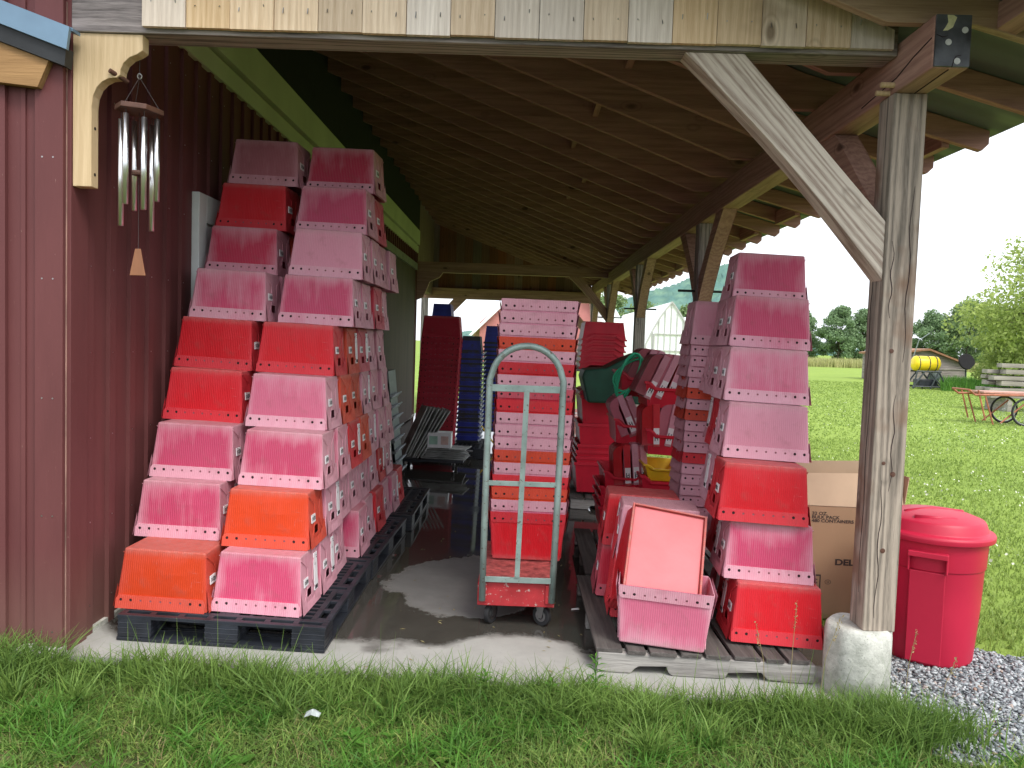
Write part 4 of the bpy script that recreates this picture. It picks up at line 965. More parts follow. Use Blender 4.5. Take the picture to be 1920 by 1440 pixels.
bA = small_tote_mesh(.30, .45, .27, M['blue'], M['black']); bB = small_tote_mesh(.30, .45, .27, M['black'], M['blue'])
def nested(me_, name, label, grp, x, y, z, T=None, cat='tote'):
    o = bpy.data.objects.new(name, me_); COL.objects.link(o); o.location = (x, y, z); tag(o, label, cat, grp); return o
for k in range(20):
    nested(bA if k % 3 else bB, 'blue_tote', 'dark blue upside-down tote in the front blue column, %s from the top' % ORD[k], 'nested blue totes, front column', -.68-.001*k, 10.95, 1.33-.064*k)
for k in range(22):
    nested(bA, 'blue_tote', 'dark blue upside-down tote in the rear blue column, %s from the top' % ORD[k], 'nested blue totes, rear column', -.40, 11.95, 1.50-.064*k)
for k in range(3):
    nested(bA, 'blue_tote', 'navy tote on top behind the tall red column, %s from the top' % ORD[k], 'navy totes behind the red column', -1.14, 11.3, 1.78-.08*k)
for k in range(22):
    nested(bA, 'blue_tote', 'navy tote low behind the tall red column, %s from the bottom' % ORD[k], 'navy totes under the topmost navy ones', -1.14, 11.3, .02+.07*k) if k < 22 else 0
gA = small_tote_mesh(.34, .45, .29, M['greytote'], M['greytote'])
for k in range(8):
    nested(gA, 'grey_tote', 'grey-green tote in the pile behind the left stack, %s from the top' % ORD[k], 'grey-green totes behind the left stack', -1.50+.012*k, 8.2, .90-.115*k)
# dolly with scrap panels
sc_ = empty('scrap_dolly', 'low black dolly holding flattened pale panels', 'dolly', (-1.05, 10.0, slabz(-1.05)))
sc_.location = (-1.05, 9.1, slabz(-1.05))
m = MB(); m.box((-.40, -.02, .10), (.42, .6, .13)); m.build('deck', M['black'], sc_, bevel=.004)
for x in (-.3, .3):
    for y in (.04, .52): m = MB(); m.tube([(x-.015, y, .05), (x+.015, y, .05)], .049, 14); m.build('wheel', M['rubber'], sc_); m = MB(); m.box((x-.02, y-.02, .07), (x+.02, y+.02, .0995)); m.build('caster_fork', M['zinc'], sc_)
for k in range(7):
    m = MB(); m.box((-.006, -.2, 0), (.006, .2, .66)); o = m.build('flat_panel', M['greypanel']); o.location = (-1.40+.035*k, 9.33, slabz(-1.2)+.137); o.rotation_euler = (random.uniform(-.05, .05), .42+.02*k, .25+random.uniform(-.05, .05))
    tag(o, 'dirty flattened panel leaning on the dolly, %s from the left' % ORD[k], 'panel', 'flattened panels leaning on the dolly')
for k in range(6):
    m = MB(); m.box((-.26, -.2, 0), (.26, .2, .008)); o = m.build('flat_panel', M['greypanel']); o.location = (-.88+random.uniform(-.05, .05), 9.35, slabz(-1)+.137+.022*k); o.rotation_euler = (random.uniform(-.015, .015), random.uniform(-.02, .02), random.uniform(-.3, .3))
    tag(o, 'flattened panel lying on the dolly, %s from the bottom' % ORD[k], 'panel', 'flattened panels lying on the dolly')
bx = empty('white_carton', 'small white carton with faint green and red label on the scrap dolly', 'box', (-.93, 9.25, slabz(-1)+.27))
m = MB(); m.box((-.14, -.1, 0), (.14, .12, .18)); m.build('carton_body', M['white'], bx)
m = MB(); m.box((-.12, -.1025, .04), (-.02, -.1005, .14)); m.build('label_patch', plain('faint_green_print', (.35, .55, .45), .7), bx)
m = MB(); m.box((.02, -.1025, .04), (.11, -.1005, .14)); m.build('label_patch', plain('faint_red_print', (.6, .42, .38), .7), bx)
m = MB(); m.tube([(-.30, 11.2, .0), (-.62, 11.0, .45)], .012, 8); tag(m.build('broom_handle', M['yellow']), 'thin yellow pole leaning between the blue totes', 'pole')

# ------------------------------------------------------------ trash can
tc = empty('trash_can', 'large red plastic trash can with domed lid on the gravel outside the post', 'trash can', (2.335, 4.27, -.128))
prof = [(.222, 0), (.230, .02), (.250, .30), (.259, .52), (.266, .525), (.272, .665), (.275, .69)]
m = MB(); m.lathe(prof, 64); m.build('can_body', M['trash'], tc, smooth=True, bevel=.004)
for a in (-2.12, 1.02):
    T = Matrix.Rotation(a, 4, 'Z')
    m = MB()
    if 1:
        m.add([(.244, -.085, .02), (.244, .085, .02), (.268, .085, .52), (.268, -.085, .52), (.24, -.085, .02), (.24, .085, .02), (.26, .085, .52), (.26, -.085, .52)],
              [(0, 1, 2, 3), (0, 3, 7, 4), (1, 5, 6, 2), (3, 2, 6, 7), (0, 4, 5, 1)], T=T)
        m.box((.262, -.095, .60), (.305, .095, .63), T=T); m.box((.255, -.095, .52), (.287, -.085, .60), T=T); m.box((.255, .085, .52), (.287, .095, .60), T=T)
        m.build('handle', M['trash'], tc, bevel=.008)
    else:
        m.add([(.255, -.10, .04), (.255, .10, .04), (.279, .10, .46), (.279, -.10, .46), (.23, -.10, .04), (.23, .10, .04), (.25, .10, .46), (.25, -.10, .46)],
              [(0, 1, 2, 3), (0, 3, 7, 4), (1, 5, 6, 2), (3, 2, 6, 7), (0, 4, 5, 1)], T=T); m.build('side_panel', M['trash'], tc, bevel=.004)
m = MB(); m.lathe([(.290, .672), (.302, .676), (.304, .70), (.298, .712), (.275, .716), (.268, .722), (.256, .762), (.246, .776), (.18, .800), (.09, .812), (.0015, .816)], 64)
lidc = m.build('lid', M['trash'], tc, smooth=True, bevel=.002)
m = MB(); m.tube([(-.17, -.12, .790), (-.08, -.16, .795), (.03, -.17, .792)], .013, 8); m.tube([(-.17, -.02, .798), (0, .02, .812), (.17, .02, .798)], .012, 8); m.build('lid_rib', M['trash'], lidc, smooth=True)
m = MB()
for da in (0, .07):
    T = Matrix.Rotation(-.60+da, 4, 'Z'); m.add([(.2735, -.012, .585), (.2735, .012, .585), (.2755, .006, .64), (.2755, -.006, .64)], [(0, 1, 2, 3)], T=T)
m.build('white_mark', M['white'], tc)

# ------------------------------------------------------------ cardboard carton with printing
cb = empty('cardboard_carton', 'tall brown cardboard carton printed BULK PACK behind the post', 'carton', (1.80, 4.75, slabz(1.8)-.02), (0, .0, -.03))
m = MB(); m.box((0, 0, 0), (.60, .42, .71)); m.build('carton_body', M['card'], cb, bevel=.004)
def flap(a, b, c, d, th=.004):
    m = MB(); a, b, c, d = map(Vector, (a, b, c, d)); n = (b-a).cross(d-a).normalized()*th; vs = [a, b, c, d, a+n, b+n, c+n, d+n]
    m.add(vs, [(0, 3, 2, 1), (4, 5, 6, 7), (0, 1, 5, 4), (1, 2, 6, 5), (2, 3, 7, 6), (3, 0, 4, 7)]); m.build('top_flap', M['card2'], cb)
flap((.0, .0, .712), (.34, .0, .712), (.34, .05, .915), (.0, .05, .905)); flap((.345, .0, .712), (.60, .0, .712), (.60, .05, .88), (.345, .05, .90))
flap((.60, .0, .712), (.60, .42, .712), (.622, .42, .90), (.622, .0, .91)); flap((.0, .42, .712), (.6, .42, .712), (.72, .40, .955), (.0, .40, .93))
def text(s, size, loc, parent, mat, name='printing', bold=0., rot=(PI/2, 0, 0), sx=1.):
    cu = bpy.data.curves.new('t', 'FONT'); cu.body = s; cu.size = size; cu.extrude = .0006; cu.offset = bold; cu.space_line = .85
    o = bpy.data.objects.new('t', cu); COL.objects.link(o); bpy.context.view_layer.update()
    me = bpy.data.meshes.new_from_object(o.evaluated_get(bpy.context.evaluated_depsgraph_get())); bpy.data.objects.remove(o)
    me.materials.clear(); me.materials.append(mat); q = bpy.data.objects.new(name, me); COL.objects.link(q); q.parent = parent
    q.location = loc; q.rotation_euler = rot; q.scale = (sx, 1, 1); return q
ink = plain('brown_black_print', (.05, .035, .03), .8, .1, bump=0)
text('32 OZ.\nBULK PACK\n480 CONTAINERS', .027, (.045, -.0012, .655), cb, ink, bold=.0006, sx=1.2)
text('DELI', .052, (.20, -.0012, .345), cb, ink, bold=.002, sx=1.3)
m = MB()
for a, b in (((.04, .18), (.12, .19)), ((.04, .27), (.12, .28)), ((.04, .19), (.047, .27)), ((.113, .19), (.12, .27)), ((.06, .205), (.1, .212)), ((.06, .225), (.1, .232)), ((.06, .245), (.1, .252))): m.box((a[0], -.0014, a[1]), (b[0], -.0002, b[1]))
for q in (0,): m.tube([(.165+.018*math.cos(a), -.0008, .235+.014*math.sin(a)) for a in np.linspace(0, 2*PI, 17)[:-1]], .0012, 5, closed=True)
m.build('printed_symbol', ink, cb); text('U', .02, (.158, -.0012, .228), cb, ink)

# ------------------------------------------------------------ far buildings
rb_ = empty('far_red_barn', 'distant red barn with white roof seen beyond the open end of the shed', 'barn', (2.2, 60, -.13))
def fr(mb, name, mat): mb.v = [(x-2.2, y-60, z+.13) for x, y, z in mb.v]; return mb.build(name, mat, rb_)
m = MB(); m.prism([(-3.2, -.13), (7.4, -.13), (7.4, 3.0), (2.1, 8.1), (-3.2, 3.0)], 60, 72); fr(m, 'wall', M['farred'])
m = MB(); m.prism([(-4.0, 2.0), (-3.8, 1.95), (2.1, 7.9), (7.9, 2.2), (8.1, 2.3), (2.1, 8.5)], 59.5, 72.5)
fr(m, 'roof', M['farroof'])
def farwin(x, z, w_, h):
    m = MB(); m.box((x-w_/2, 59.9, z), (x+w_/2, 59.99, z+h)); f = fr(m, 'window_frame', M['white'])
    for i in range(3):
        m = MB(); m.box((x-w_*.3, 59.87, z+h*(.12+.3*i)), (x+w_*.3, 59.895, z+h*(.12+.3*i)+h*.15)); p = fr(m, 'window_pane', M['darksteel']); p.parent = f
farwin(6.6, 2.2, .55, 1.1); farwin(-1.6, .9, .8, 1.6)
# lower white lean-to beside it
m = MB(); m.prism([(-1.35, -.1), (.6, -.1), (.6, 1.9), (-1.35, 1.5)], 56, 58.5); o = m.build('small_white_shed', plain('grey_white_siding', (.5, .52, .54), .7, .1)); tag(o, 'small pale siding shed low beside the far red barn', 'shed')
def greenhouse(name, x0, x1, y0, y1, hw, label, frame=True):
    """gothic-arch tunnel; ridge along y at (x0+x1)/2"""
    r = empty(name, label, 'greenhouse', ((x0+x1)/2, y0, -.13), group=None); cx = (x0+x1)/2; W_ = (x1-x0)/2; n = 10
    pr = [(-W_, 0), (-W_, 1.3)]+[(-W_*math.cos(PI/2*(i/n))*(1-.08*math.sin(PI*i/n)) if 0 else -W_*(1-(i/n)), 1.3+(hw-1.3)*(i/n)+.28*math.sin(PI*i/n)) for i in range(1, n+1)]
    full = pr+[(-x, z) for x, z in pr[::-1][1:]]
    m = MB(); m.prism(full, .05, y1-y0); m.build('film_cover', M['ghwhite'], r)
    if frame:
        m = MB()
        def bar(a, b, t=.045): m.tube([(a[0], 0, a[1]), (b[0], 0, b[1])], t, 4)
        for a, b in zip(full[:-1], full[1:]): bar(a, b, .06)
        for u in np.linspace(-.85, .85, 9):
            i = min(range(len(full)), key=lambda k: abs(full[k][0]-u*W_)); zt_ = np.interp(u*W_, [p[0] for p in full[1:-1]], [p[1] for p in full[1:-1]]); bar((u*W_, 0), (u*W_, zt_), .03)
        bar((-W_, 1.5), (W_, 1.5)); bar((-.9, 2.4), (.9, 2.4)); bar((.9, 0), (2.2, 1.5)); bar((-.9, 0), (-.9, 2.4), .06); bar((.9, 0), (.9, 2.4), .06)
        m.build('end_frame', M['ghframe'], r)
    return r
greenhouse('greenhouse', 6.6, 9.7, 42, 62, 4.15, 'white film greenhouse with visible timber end frame beyond the shed posts')
greenhouse('greenhouse', 4.4, 7.4, 50, 75, 4.3, 'long white greenhouse between the far red barn and the framed greenhouse', False)
greenhouse('greenhouse', 9.2, 14.5, 50, 75, 3.9, 'white greenhouse behind and right of the framed one', False)
# grey shed on the lawn with black disc
s_ = empty('field_shed', 'low weathered board shed with sloping roof at the far edge of the lawn', 'shed', (26.5, 50, -.13))
m = MB(); m.prism([(-2.6, 0), (2.35, 0), (2.35, 1.15), (-.2, 2.05), (-2.6, 1.75)], 0, 4); m.build('board_wall', M['oldboard'], s_)
m = MB(); m.prism([(-2.8, 1.72), (-.2, 2.06), (2.6, 1.08), (2.6, 1.18), (-.2, 2.18), (-2.8, 1.84)], -.25, 4.2); m.build('roof', plain('rusty_roof', (.26, .13, .07), .7, .3), s_)
m = MB(); m.box((.2, -.06, 0), (.32, -.005, 1.25)); m.box((-.2, -.05, .85), (2.3, -.004, .93)); m.build('trim_board', M['lumber'], s_)
m = MB(); m.tube([(0, 0, 0), (0, .12, 0)], .5, 24); o = m.build('satellite_dish', M['void']); o.location = (27.7, 48, 1.32); o.rotation_euler = (-.3, .25, 0); tag(o, 'dark round dish standing at the low end of the field shed', 'dish')
m = MB(); m.tube([(27.75, 48.1, -.13), (27.7, 48.15, 1.2)], .05, 6); m.build('dish_post', M['darksteel']).parent = None
dp_ = bpy.data.objects['dish_post']; dp_.parent = o; dp_.matrix_parent_inverse = Matrix.LocRotScale(o.location, o.rotation_euler, None).inverted()
# sprayer
sp = empty('sprayer', 'yellow tank sprayer on a dark steel frame standing on the lawn', 'sprayer', (20.95, 40, -.13))
m = MB(); T = Matrix.Translation((0, 0, 1.30)) @ Matrix.Rotation(PI/2, 4, 'Y')
m.lathe([(.05, -.68), (.26, -.66), (.36, -.58), (.385, -.5), (.385, .5), (.36, .58), (.26, .66), (.05, .68)], 32, T=T); m.build('tank', M['tankyellow'], sp, smooth=True)
m = MB()
for x in (-.45, 0.05, .42): m.tube([(x+.0, .395*math.cos(a), 1.30+.395*math.sin(a)) for a in np.linspace(0, 2*PI, 25)[:-1]], .022, 5, closed=True)
m.build('tank_strap', M['darksteel'], sp)
m = MB()
for y_ in (-.4, .4):
    for a, b in (((-.6, .9), (-.75, 0)), ((-.2, .92), (-.8, .05)), ((0, .92), (.75, .05)), ((.5, .9), (.1, .0)), ((.5, .9), (.95, .1)), ((-.8, .12), (.9, .12)), ((-.62, .9), (.62, .9))): m.tube([(a[0], y_, a[1]), (b[0], y_, b[1])], .045, 5)
m.build('stand_frame', M['darksteel'], sp)
m = MB(); m.box((-.45, -.3, .12), (.5, .3, .5)); m.build('pump_box', M['black'], sp, bevel=.05)
m = MB(); m.lathe([(.03, 0), (.22, .05), (.3, .3), (.22, .55), (.03, .6)], 16, T=Matrix.Translation((.75, .5, .35))); m.build('side_tank', M['greytote'], sp, smooth=True)
m = MB(); m.tube([(-.2, .9, 1.6), (.05, .9, 2.5), (.6, .9, 2.9)], .03, 5); m.build('hose_boom', M['greytote'], sp)
# lumber pile
lp = empty('lumber_pile', 'stack of weathered grey boards lying at the right edge of the lawn', 'lumber pile', (16.2, 25, -.13))
for k in range(16):
    lv = k//3; m = MB(); x0 = -1.1+random.uniform(-.25, .35)+(.15 if lv > 3 else 0); m.box((x0, (k % 3)*.35-.4, 0), (3.4, (k % 3)*.35-.12, random.uniform(.08, .16)))
    o = m.build('board', M['lumber'], lp, bevel=.008); o.location = (0, 0, .42+lv*.19+(random.uniform(0, .03))); o.rotation_euler = (0, random.uniform(-.015, .015), random.uniform(-.05, .05))
for x in (-.7, .9): m = MB(); m.box((x, -.5, 0), (x+.15, .7, .42)); m.build('bearer', M['lumber'], lp)
# garden cart with bicycle wheels
gc = empty('garden_cart', 'faded red flat garden cart on bicycle wheels at the right edge of the lawn', 'cart', (12.2, 19.5, -.128))
m = MB()
for y_ in (0, .75):
    m.tube([(-.85, y_, .86), (-.70, y_, .74), (1.7, y_, .78)], .028, 8)
    for a, b in (((-.62, .86), (-.40, .10)), ((-.45, .76), (-.20, .0)), ((.62, .60), (-.02, .04))): m.tube([(a[0], y_, a[1]), (b[0], y_, b[1])], .02, 6)
m.tube([(-.85, 0, .86), (-.85, .75, .86)], .024, 8); m.build('tube_frame', M['orangeframe'], gc)
m = MB(); m.box((-.45, .03, .79), (1.7, .72, .83)); m.build('deck', M['pinkdeck'], gc)
for y_ in (-.06, .81):
    cx = .56; R = .34; m = MB(); m.tube([(cx+R*math.cos(a), y_, R+R*math.sin(a)) for a in np.linspace(0, 2*PI, 41)[:-1]], .024, 8, closed=True); wh = m.build('tyre', M['rubber'], gc, smooth=True)
    m = MB(); m.tube([(cx+(R-.035)*math.cos(a), y_, R+(R-.035)*math.sin(a)) for a in np.linspace(0, 2*PI, 41)[:-1]], .011, 6, closed=True)
    for i in range(18): a = 2*PI*i/18; m.tube([(cx, y_, R), (cx+(R-.03)*math.cos(a), y_, R+(R-.03)*math.sin(a))], .003, 4)
    m.tube([(cx, y_-.04, R), (cx, y_+.04, R)], .025, 8); m.build('spoked_rim', M['zinc'], wh)

# ------------------------------------------------------------ leaves, trees, grass
def leaf_quads(C, size, flat=.0, aspect=.55):
    n = len(C); d = RNG.normal(size=(n, 3)); d[:, 2] *= (1-flat); d /= np.linalg.norm(d, axis=1)[:, None]
    e = np.cross(d, RNG.normal(size=(n, 3))); e /= np.linalg.norm(e, axis=1)[:, None]; s = (size*RNG.uniform(.6, 1.3, n))[:, None]
    V = np.stack([C-d*s*.5, C+e*s*aspect*.5, C+d*s*.5, C-e*s*aspect*.5], 1).reshape(-1, 3); F = np.arange(4*n).reshape(n, 4); return V, F
def tree(name, label, x, y, h, rad, z0, mat, nclump, nleaf, size, low=.15, group=None, cat='tree', tr=.12, airy=.16, seed=0):
    rg = np.random.default_rng(seed); r = empty(name, label, cat, (x, y, z0), group=group)
    m = MB(); k = 6; px = [(0, 0, -.1)]; ph = rg.uniform(0, 6)
    for i in range(1, k+1): t = i/k; px.append((rad*.08*math.sin(ph+t*3), rad*.08*math.cos(ph+t*2), h*.8*t))
    m.tube(px, [tr*(1-.8*i/k) for i in range(k+1)], 8)
    cl = []
    for c in range(nclump):
        t = rg.uniform(low, 1)**.8; rr = rad*(math.sin(PI*min(1, .18+.82*t)**1.1) if t < 1 else .1)+rad*.12; a = rg.uniform(0, 2*PI); q = rr*math.sqrt(rg.uniform(.15, 1))
        cl.append((q*math.cos(a), q*math.sin(a), h*t*.95, rad*rg.uniform(.20, .36)))
    for c in cl[::3]:
        zb = c[2]*.55; b = (rad*.08*math.sin(ph+zb/h*3.7), rad*.08*math.cos(ph+zb/h*2.5), zb); m.tube([b, ((b[0]+c[0])/2, (b[1]+c[1])/2, (b[2]+c[2])/2+.05*h), c[:3]], [tr*.4, tr*.25, tr*.08], 5)
    m.build('trunk', M['bark'], r, smooth=True)
    P = []
    for c in cl:
        nn = int(nleaf/nclump); u = rg.normal(size=(nn, 3)); u /= np.linalg.norm(u, axis=1)[:, None]; u *= (rg.uniform(0, 1, nn)**(1/2.2))[:, None]*np.array([1.15, 1.15, .8])*c[3]; P.append(u+np.array(c[:3]))
    V, F = leaf_quads(np.concatenate(P), size); numesh('crown', V, F, mat, r); return r
GZ = -.13
TS = [(52.0, 126, 9.3, 3.2, 'leaf_far', 'dark green round tree at the far lawn edge, first right of the totes'), (56.6, 128, 9.0, 3.2, 'leaf_far', 'dark green round tree at the far lawn edge left of the post'),
      (61.8, 130, 8.2, 3.0, 'leaf_far', 'dark green tree at the far lawn edge hidden partly by the post'), (66.0, 124, 9.0, 3.4, 'leaf_far', 'dark tree just right of the post behind the field shed'),
      (70.4, 122, 10.8, 4.2, 'leaf_mid', 'taller mid green tree behind the sprayer'), (76.0, 126, 10.2, 4.0, 'leaf_far', 'dark green tree behind the field shed, right of the tallest'),
      (72.5, 108, 6.6, 3.0, 'leaf_far', 'lower dark tree behind the low end of the field shed'), (81.0, 128, 9.6, 4.2, 'leaf_mid', 'mid green tree partly behind the big light tree'), (47.5, 132, 9.0, 3.2, 'leaf_far', 'dark green tree at the far lawn edge behind the tote stack')]
for i, (x, y, h, rd, mt, lb) in enumerate(TS): tree('round_tree', lb, x, y, h, rd, GZ, M[mt], 80, 15000, .40, low=.0, group='trees along the far edge of the lawn', seed=i+5)
tree('light_tree', 'large light green airy tree at the right edge of the picture', 28.1, 38, 9.0, 4.5, GZ, M['leaf_light'], 120, 42000, .21, low=.02, seed=77, tr=.16)
tree('light_tree', 'smaller light green tree in front of the large one by the lumber', 26.8, 41, 4.6, 2.1, GZ, M['leaf_light'], 50, 13000, .2, low=.03, seed=78, tr=.07)
# valley trees behind greenhouse
for i, (x, y, h, rd) in enumerate(((19, 118, 8.4, 4.2), (26, 120, 8.0, 4.2), (33, 124, 8.5, 4), (13, 116, 9.4, 4.4))):
    tree('round_tree', 'green tree behind the greenhouses, %s from the left' % ORD[[1, 2, 3, 0][i]], x, y, h, rd, GZ, M['leaf_mid'], 40, 6000, .5, low=.05, group='trees behind the greenhouses', seed=200+i)

def blades(n, area, h, wd, mat, name, kind='stuff', lean=.5, dens=None, segs=3, zf=None):
    """area: function(n) -> x,y arrays"""
    x, y = area(n); n = len(x); z = -.05-.022*np.clip(x+2, 0, 3.9)
    if zf is not None: z = zf(x, y)
    hh = h(x, y, n); a = RNG.uniform(0, 2*PI, n); le = RNG.uniform(.1, 1, n)*lean*hh; wv = (wd(x, y) if callable(wd) else wd)*RNG.uniform(.6, 1.3, n)
    fa = RNG.uniform(0, 2*PI, n)
    V = []; 
    for s in range(segs+1):
        t = s/segs; cx = x+np.cos(a)*le*t**1.8; cy = y+np.sin(a)*le*t**1.8; cz = z+hh*(t-.22*t*t*(le/np.maximum(hh, 1e-4)))
        w_ = wv*(1-t)**.7*.5
        if s < segs:
            V.append(np.stack([cx-np.cos(fa)*w_, cy-np.sin(fa)*w_, cz], -1)); V.append(np.stack([cx+np.cos(fa)*w_, cy+np.sin(fa)*w_, cz], -1))
        else: V.append(np.stack([cx-np.cos(fa)*.0004, cy-np.sin(fa)*.0004, cz], -1)); V.append(np.stack([cx+np.cos(fa)*.0004, cy+np.sin(fa)*.0004, cz], -1))
    k = 2*(segs+1); V = np.stack(V, 1).reshape(-1, 3); b = (np.arange(n)*k)[:, None]
    F = np.concatenate([b+np.array([[2*s, 2*s+1, 2*s+3, 2*s+2]]) for s in range(segs)], 1).reshape(-1, 4)
    o = numesh(name, V, F, M[mat]); return tag(o, kind=kind)
def clump(x, y, f=2.1, ph=0.): return .5+.5*np.sin(x*f*2.3+ph+1.7*np.sin(y*f*1.9+ph))*np.sin(y*f*2.9+2.1*np.sin(x*f*1.3+ph))
def gravel_mask(x, y):      # 1 on gravel
    e = .10*np.sin(x*9+y*4)+.06*np.sin(y*23+x*11)
    return ((x > 1.80+.06*np.sin(y*14)+e*.4) & (x < 3.4) & (y > 2.98+.12*np.sin(x*6)+e*.3+np.clip(2.3-x, 0, 1)*.55) & (y < 4.55+e-np.clip(x-2.3, 0, 9)*.42))
def front(n):
    x = RNG.uniform(-3.4, 3.6, n); y = RNG.uniform(2.05, 3.52, n)
    d2 = (x+1.75)**2+3*(y-2.45)**2; keep = (d2+.5*(clump(x, y, 4)-.5) > .24) | (RNG.uniform(0, 1, n) < .12)
    keep &= ~gravel_mask(x, y) | (RNG.uniform(0, 1, n) < .03); keep &= RNG.uniform(0, 1, n) < np.clip(.18+1.1*clump(x, y, 1.9), 0, 1)
    keep &= ~((x < -2.13) & (y > 3.50)); return x[keep], y[keep]
blades(80000, front, lambda x, y, n: (.03+.04*clump(x, y, 1.3, 1)+.035*np.clip((y-3.05)/.4, 0, 1))*RNG.uniform(.4, 1.5, n), .0075, 'grass', 'front_grass', lean=1.9)
blades(22000, front, lambda x, y, n: (.03+.03*clump(x, y, 2.3, 4))*RNG.uniform(.4, 1.4, n), .009, 'lawn', 'front_light_grass', lean=2.2)
blades(4500, front, lambda x, y, n: .06*RNG.uniform(.4, 1.4, n), .004, 'grassd', 'dry_front_grass', lean=1.6)
blades(9000, front, lambda x, y, n: .025*RNG.uniform(.4, 1.4, n), .005, 'grassd', 'thatch', lean=4.)
def edge(n):
    x = RNG.uniform(-2.2, 1.75, n); y = 3.46+.03*np.sin(x*7)-np.abs(RNG.normal(0, .13, n)); k = (RNG.uniform(0, 1, n) < .25+.75*clump(x, y, 1.5, 2)); return x[k], y[k]
blades(9000, edge, lambda x, y, n: (.07+.10*clump(x, y, 1.2, .6))*RNG.uniform(.4, 1.3, n), .009, 'grass', 'slab_edge_grass', lean=1.5)
def tufts(n):
    cx = RNG.uniform(-2.1, 1.8, 34); cy = 3.44-np.abs(RNG.normal(0, .22, 34)); sr = RNG.uniform(.02, .07, 34); i = RNG.integers(0, 34, n); return cx[i]+RNG.normal(0, 1, n)*sr[i], cy[i]+RNG.normal(0, 1, n)*sr[i]*.6
blades(3400, tufts, lambda x, y, n: RNG.uniform(.06, .21, n), .0095, 'grass', 'edge_grass_tufts', lean=1.3)
def tufts2(n):
    cx = RNG.uniform(-2.2, 2.2, 60); cy = RNG.uniform(2.4, 3.3, 60); i = RNG.integers(0, 60, n); return cx[i]+RNG.normal(0, .05, n), cy[i]+RNG.normal(0, .05, n)
blades(5000, tufts2, lambda x, y, n: RNG.uniform(.04, .12, n), .010, 'weed', 'lawn_clumps', lean=2.)
def straw(n): return RNG.uniform(-2.2, 2., n), RNG.uniform(2.3, 3.45, n)
blades(700, straw, lambda x, y, n: RNG.uniform(.02, .05, n), .004, 'grassd', 'straw', lean=5.)
def leftc(n):
    x = np.concatenate([RNG.uniform(-3.3, -2.05, n), RNG.normal(1.72, .16, n//2), RNG.normal(1.15, .2, n//5)]); y = np.concatenate([3.47-np.abs(RNG.normal(0, .16, n)), 3.40-np.abs(RNG.normal(0, .12, n//2)), 3.42-np.abs(RNG.normal(0, .06, n//5))]); return x, y
blades(4200, leftc, lambda x, y, n: np.where(x < 0, .17, .15)*RNG.uniform(.3, 1.3, n), .0085, 'grass', 'tall_corner_grass', lean=1.2)
def stalks(n):
    x = np.concatenate([RNG.uniform(-1.75, -.5, n//2), RNG.uniform(.8, 1.75, n//2)]); y = RNG.uniform(3.3, 3.45, len(x)); return x, y
blades(70, stalks, lambda x, y, n: RNG.uniform(.18, .36, n), .006, 'grass', 'long_grass_stalks', lean=.5, segs=5)
def side(n):
    x = 1.9+9*RNG.uniform(0, 1, n)**1.2; y = 3.0+12*RNG.uniform(0, 1, n)**1.6; k = ~gravel_mask(x, y) & (x > 1.9) & (x < y*.75+.8); return x[k], y[k]
blades(80000, side, lambda x, y, n: (.025+.025*clump(x, y, .9)+.03*((x < 3.2) & (y < 5)))*RNG.uniform(.4, 1.4, n), .010, 'lawn', 'side_lawn_grass', lean=1.)
def far_l(n):
    y = 4.5+42*RNG.uniform(0, 1, n)**1.35; x = RNG.uniform(.22, .78, n)*y; k = ~gravel_mask(x, y) & (x > 2); return x[k], y[k]
blades(60000, far_l, lambda x, y, n: (.03+.02*clump(x, y, .3))*RNG.uniform(.4, 1.3, n), lambda x, y: .0021*y, 'lawn', 'far_lawn_grass', lean=1., segs=2)
# clover flowers
n = 1300; y = 6+22*RNG.uniform(0, 1, n)**1.3; x = RNG.uniform(.3, .72, n)*y; kk = clump(x, y, .35, 1) > .35; x, y = x[kk], y[kk]
C = np.stack([x, y, -.09+RNG.uniform(.0, .035, len(x))+0*x], -1); V, F = leaf_quads(C, .028, 0, .9); tag(numesh('clover_flowers', V, F, M['clover']), kind='stuff')
# tall meadow at the lawn's far edge
def mead(n): y = RNG.uniform(92, 104, n); x = y*RNG.uniform(.33, .62, n); return x, y
blades(9000, mead, lambda x, y, n: RNG.uniform(.6, 1.3, n), .14, 'tallgrass', 'tall_meadow_grass', lean=.4, segs=2)
def weeds(n): y = RNG.uniform(38, 49, n); x = y*RNG.uniform(.545, .68, n); return x, y
blades(5000, weeds, lambda x, y, n: RNG.uniform(.2, .7, n), .06, 'weed', 'tall_weeds', lean=.5, segs=2)
# leafy weeds at the slab edge
def weed_plant(name, label, x, y, h, nl, L, lean, seed, W_=.028, spread=1.):
    rg = random.Random(seed); r = empty(name, label, 'weed', (x, y, groundz(x)-.005)); m = MB(); top = Vector((lean[0]*h, lean[1]*h, h)); m.tube([(0, 0, 0), tuple(top*.5), tuple(top)], [.004, .003, .0015], 6); m.build('stem', M['weed'], r)
    m = MB()
    for i in range(nl):
        t = .15+.85*i/nl; b = top*t; a = i*2.4+rg.uniform(-.3, .3); l = L*(1.1-.55*t)*rg.uniform(.8, 1.15); up = .25+.5*t
        d = Vector((math.cos(a), math.sin(a), up)).normalized(); s = d.cross(Vector((0, 0, 1))).normalized()*W_*l/L*.5
        m.add([b, b+d*l*.45+s-Vector((0, 0, .0)), b+d*l-Vector((0, 0, l*.25)), b+d*l*.45-s, b+d*l*.45+Vector((0, 0, -.004))], [(0, 1, 4), (1, 2, 4), (2, 3, 4), (3, 0, 4)])
    m.build('leaves', M['weed'], r); return r
weed_plant('leafy_weed', 'bright leafy weed standing at the left corner of the wooden pallet', .40, 3.40, .24, 34, .085, (-.05, .05), 1, .016)
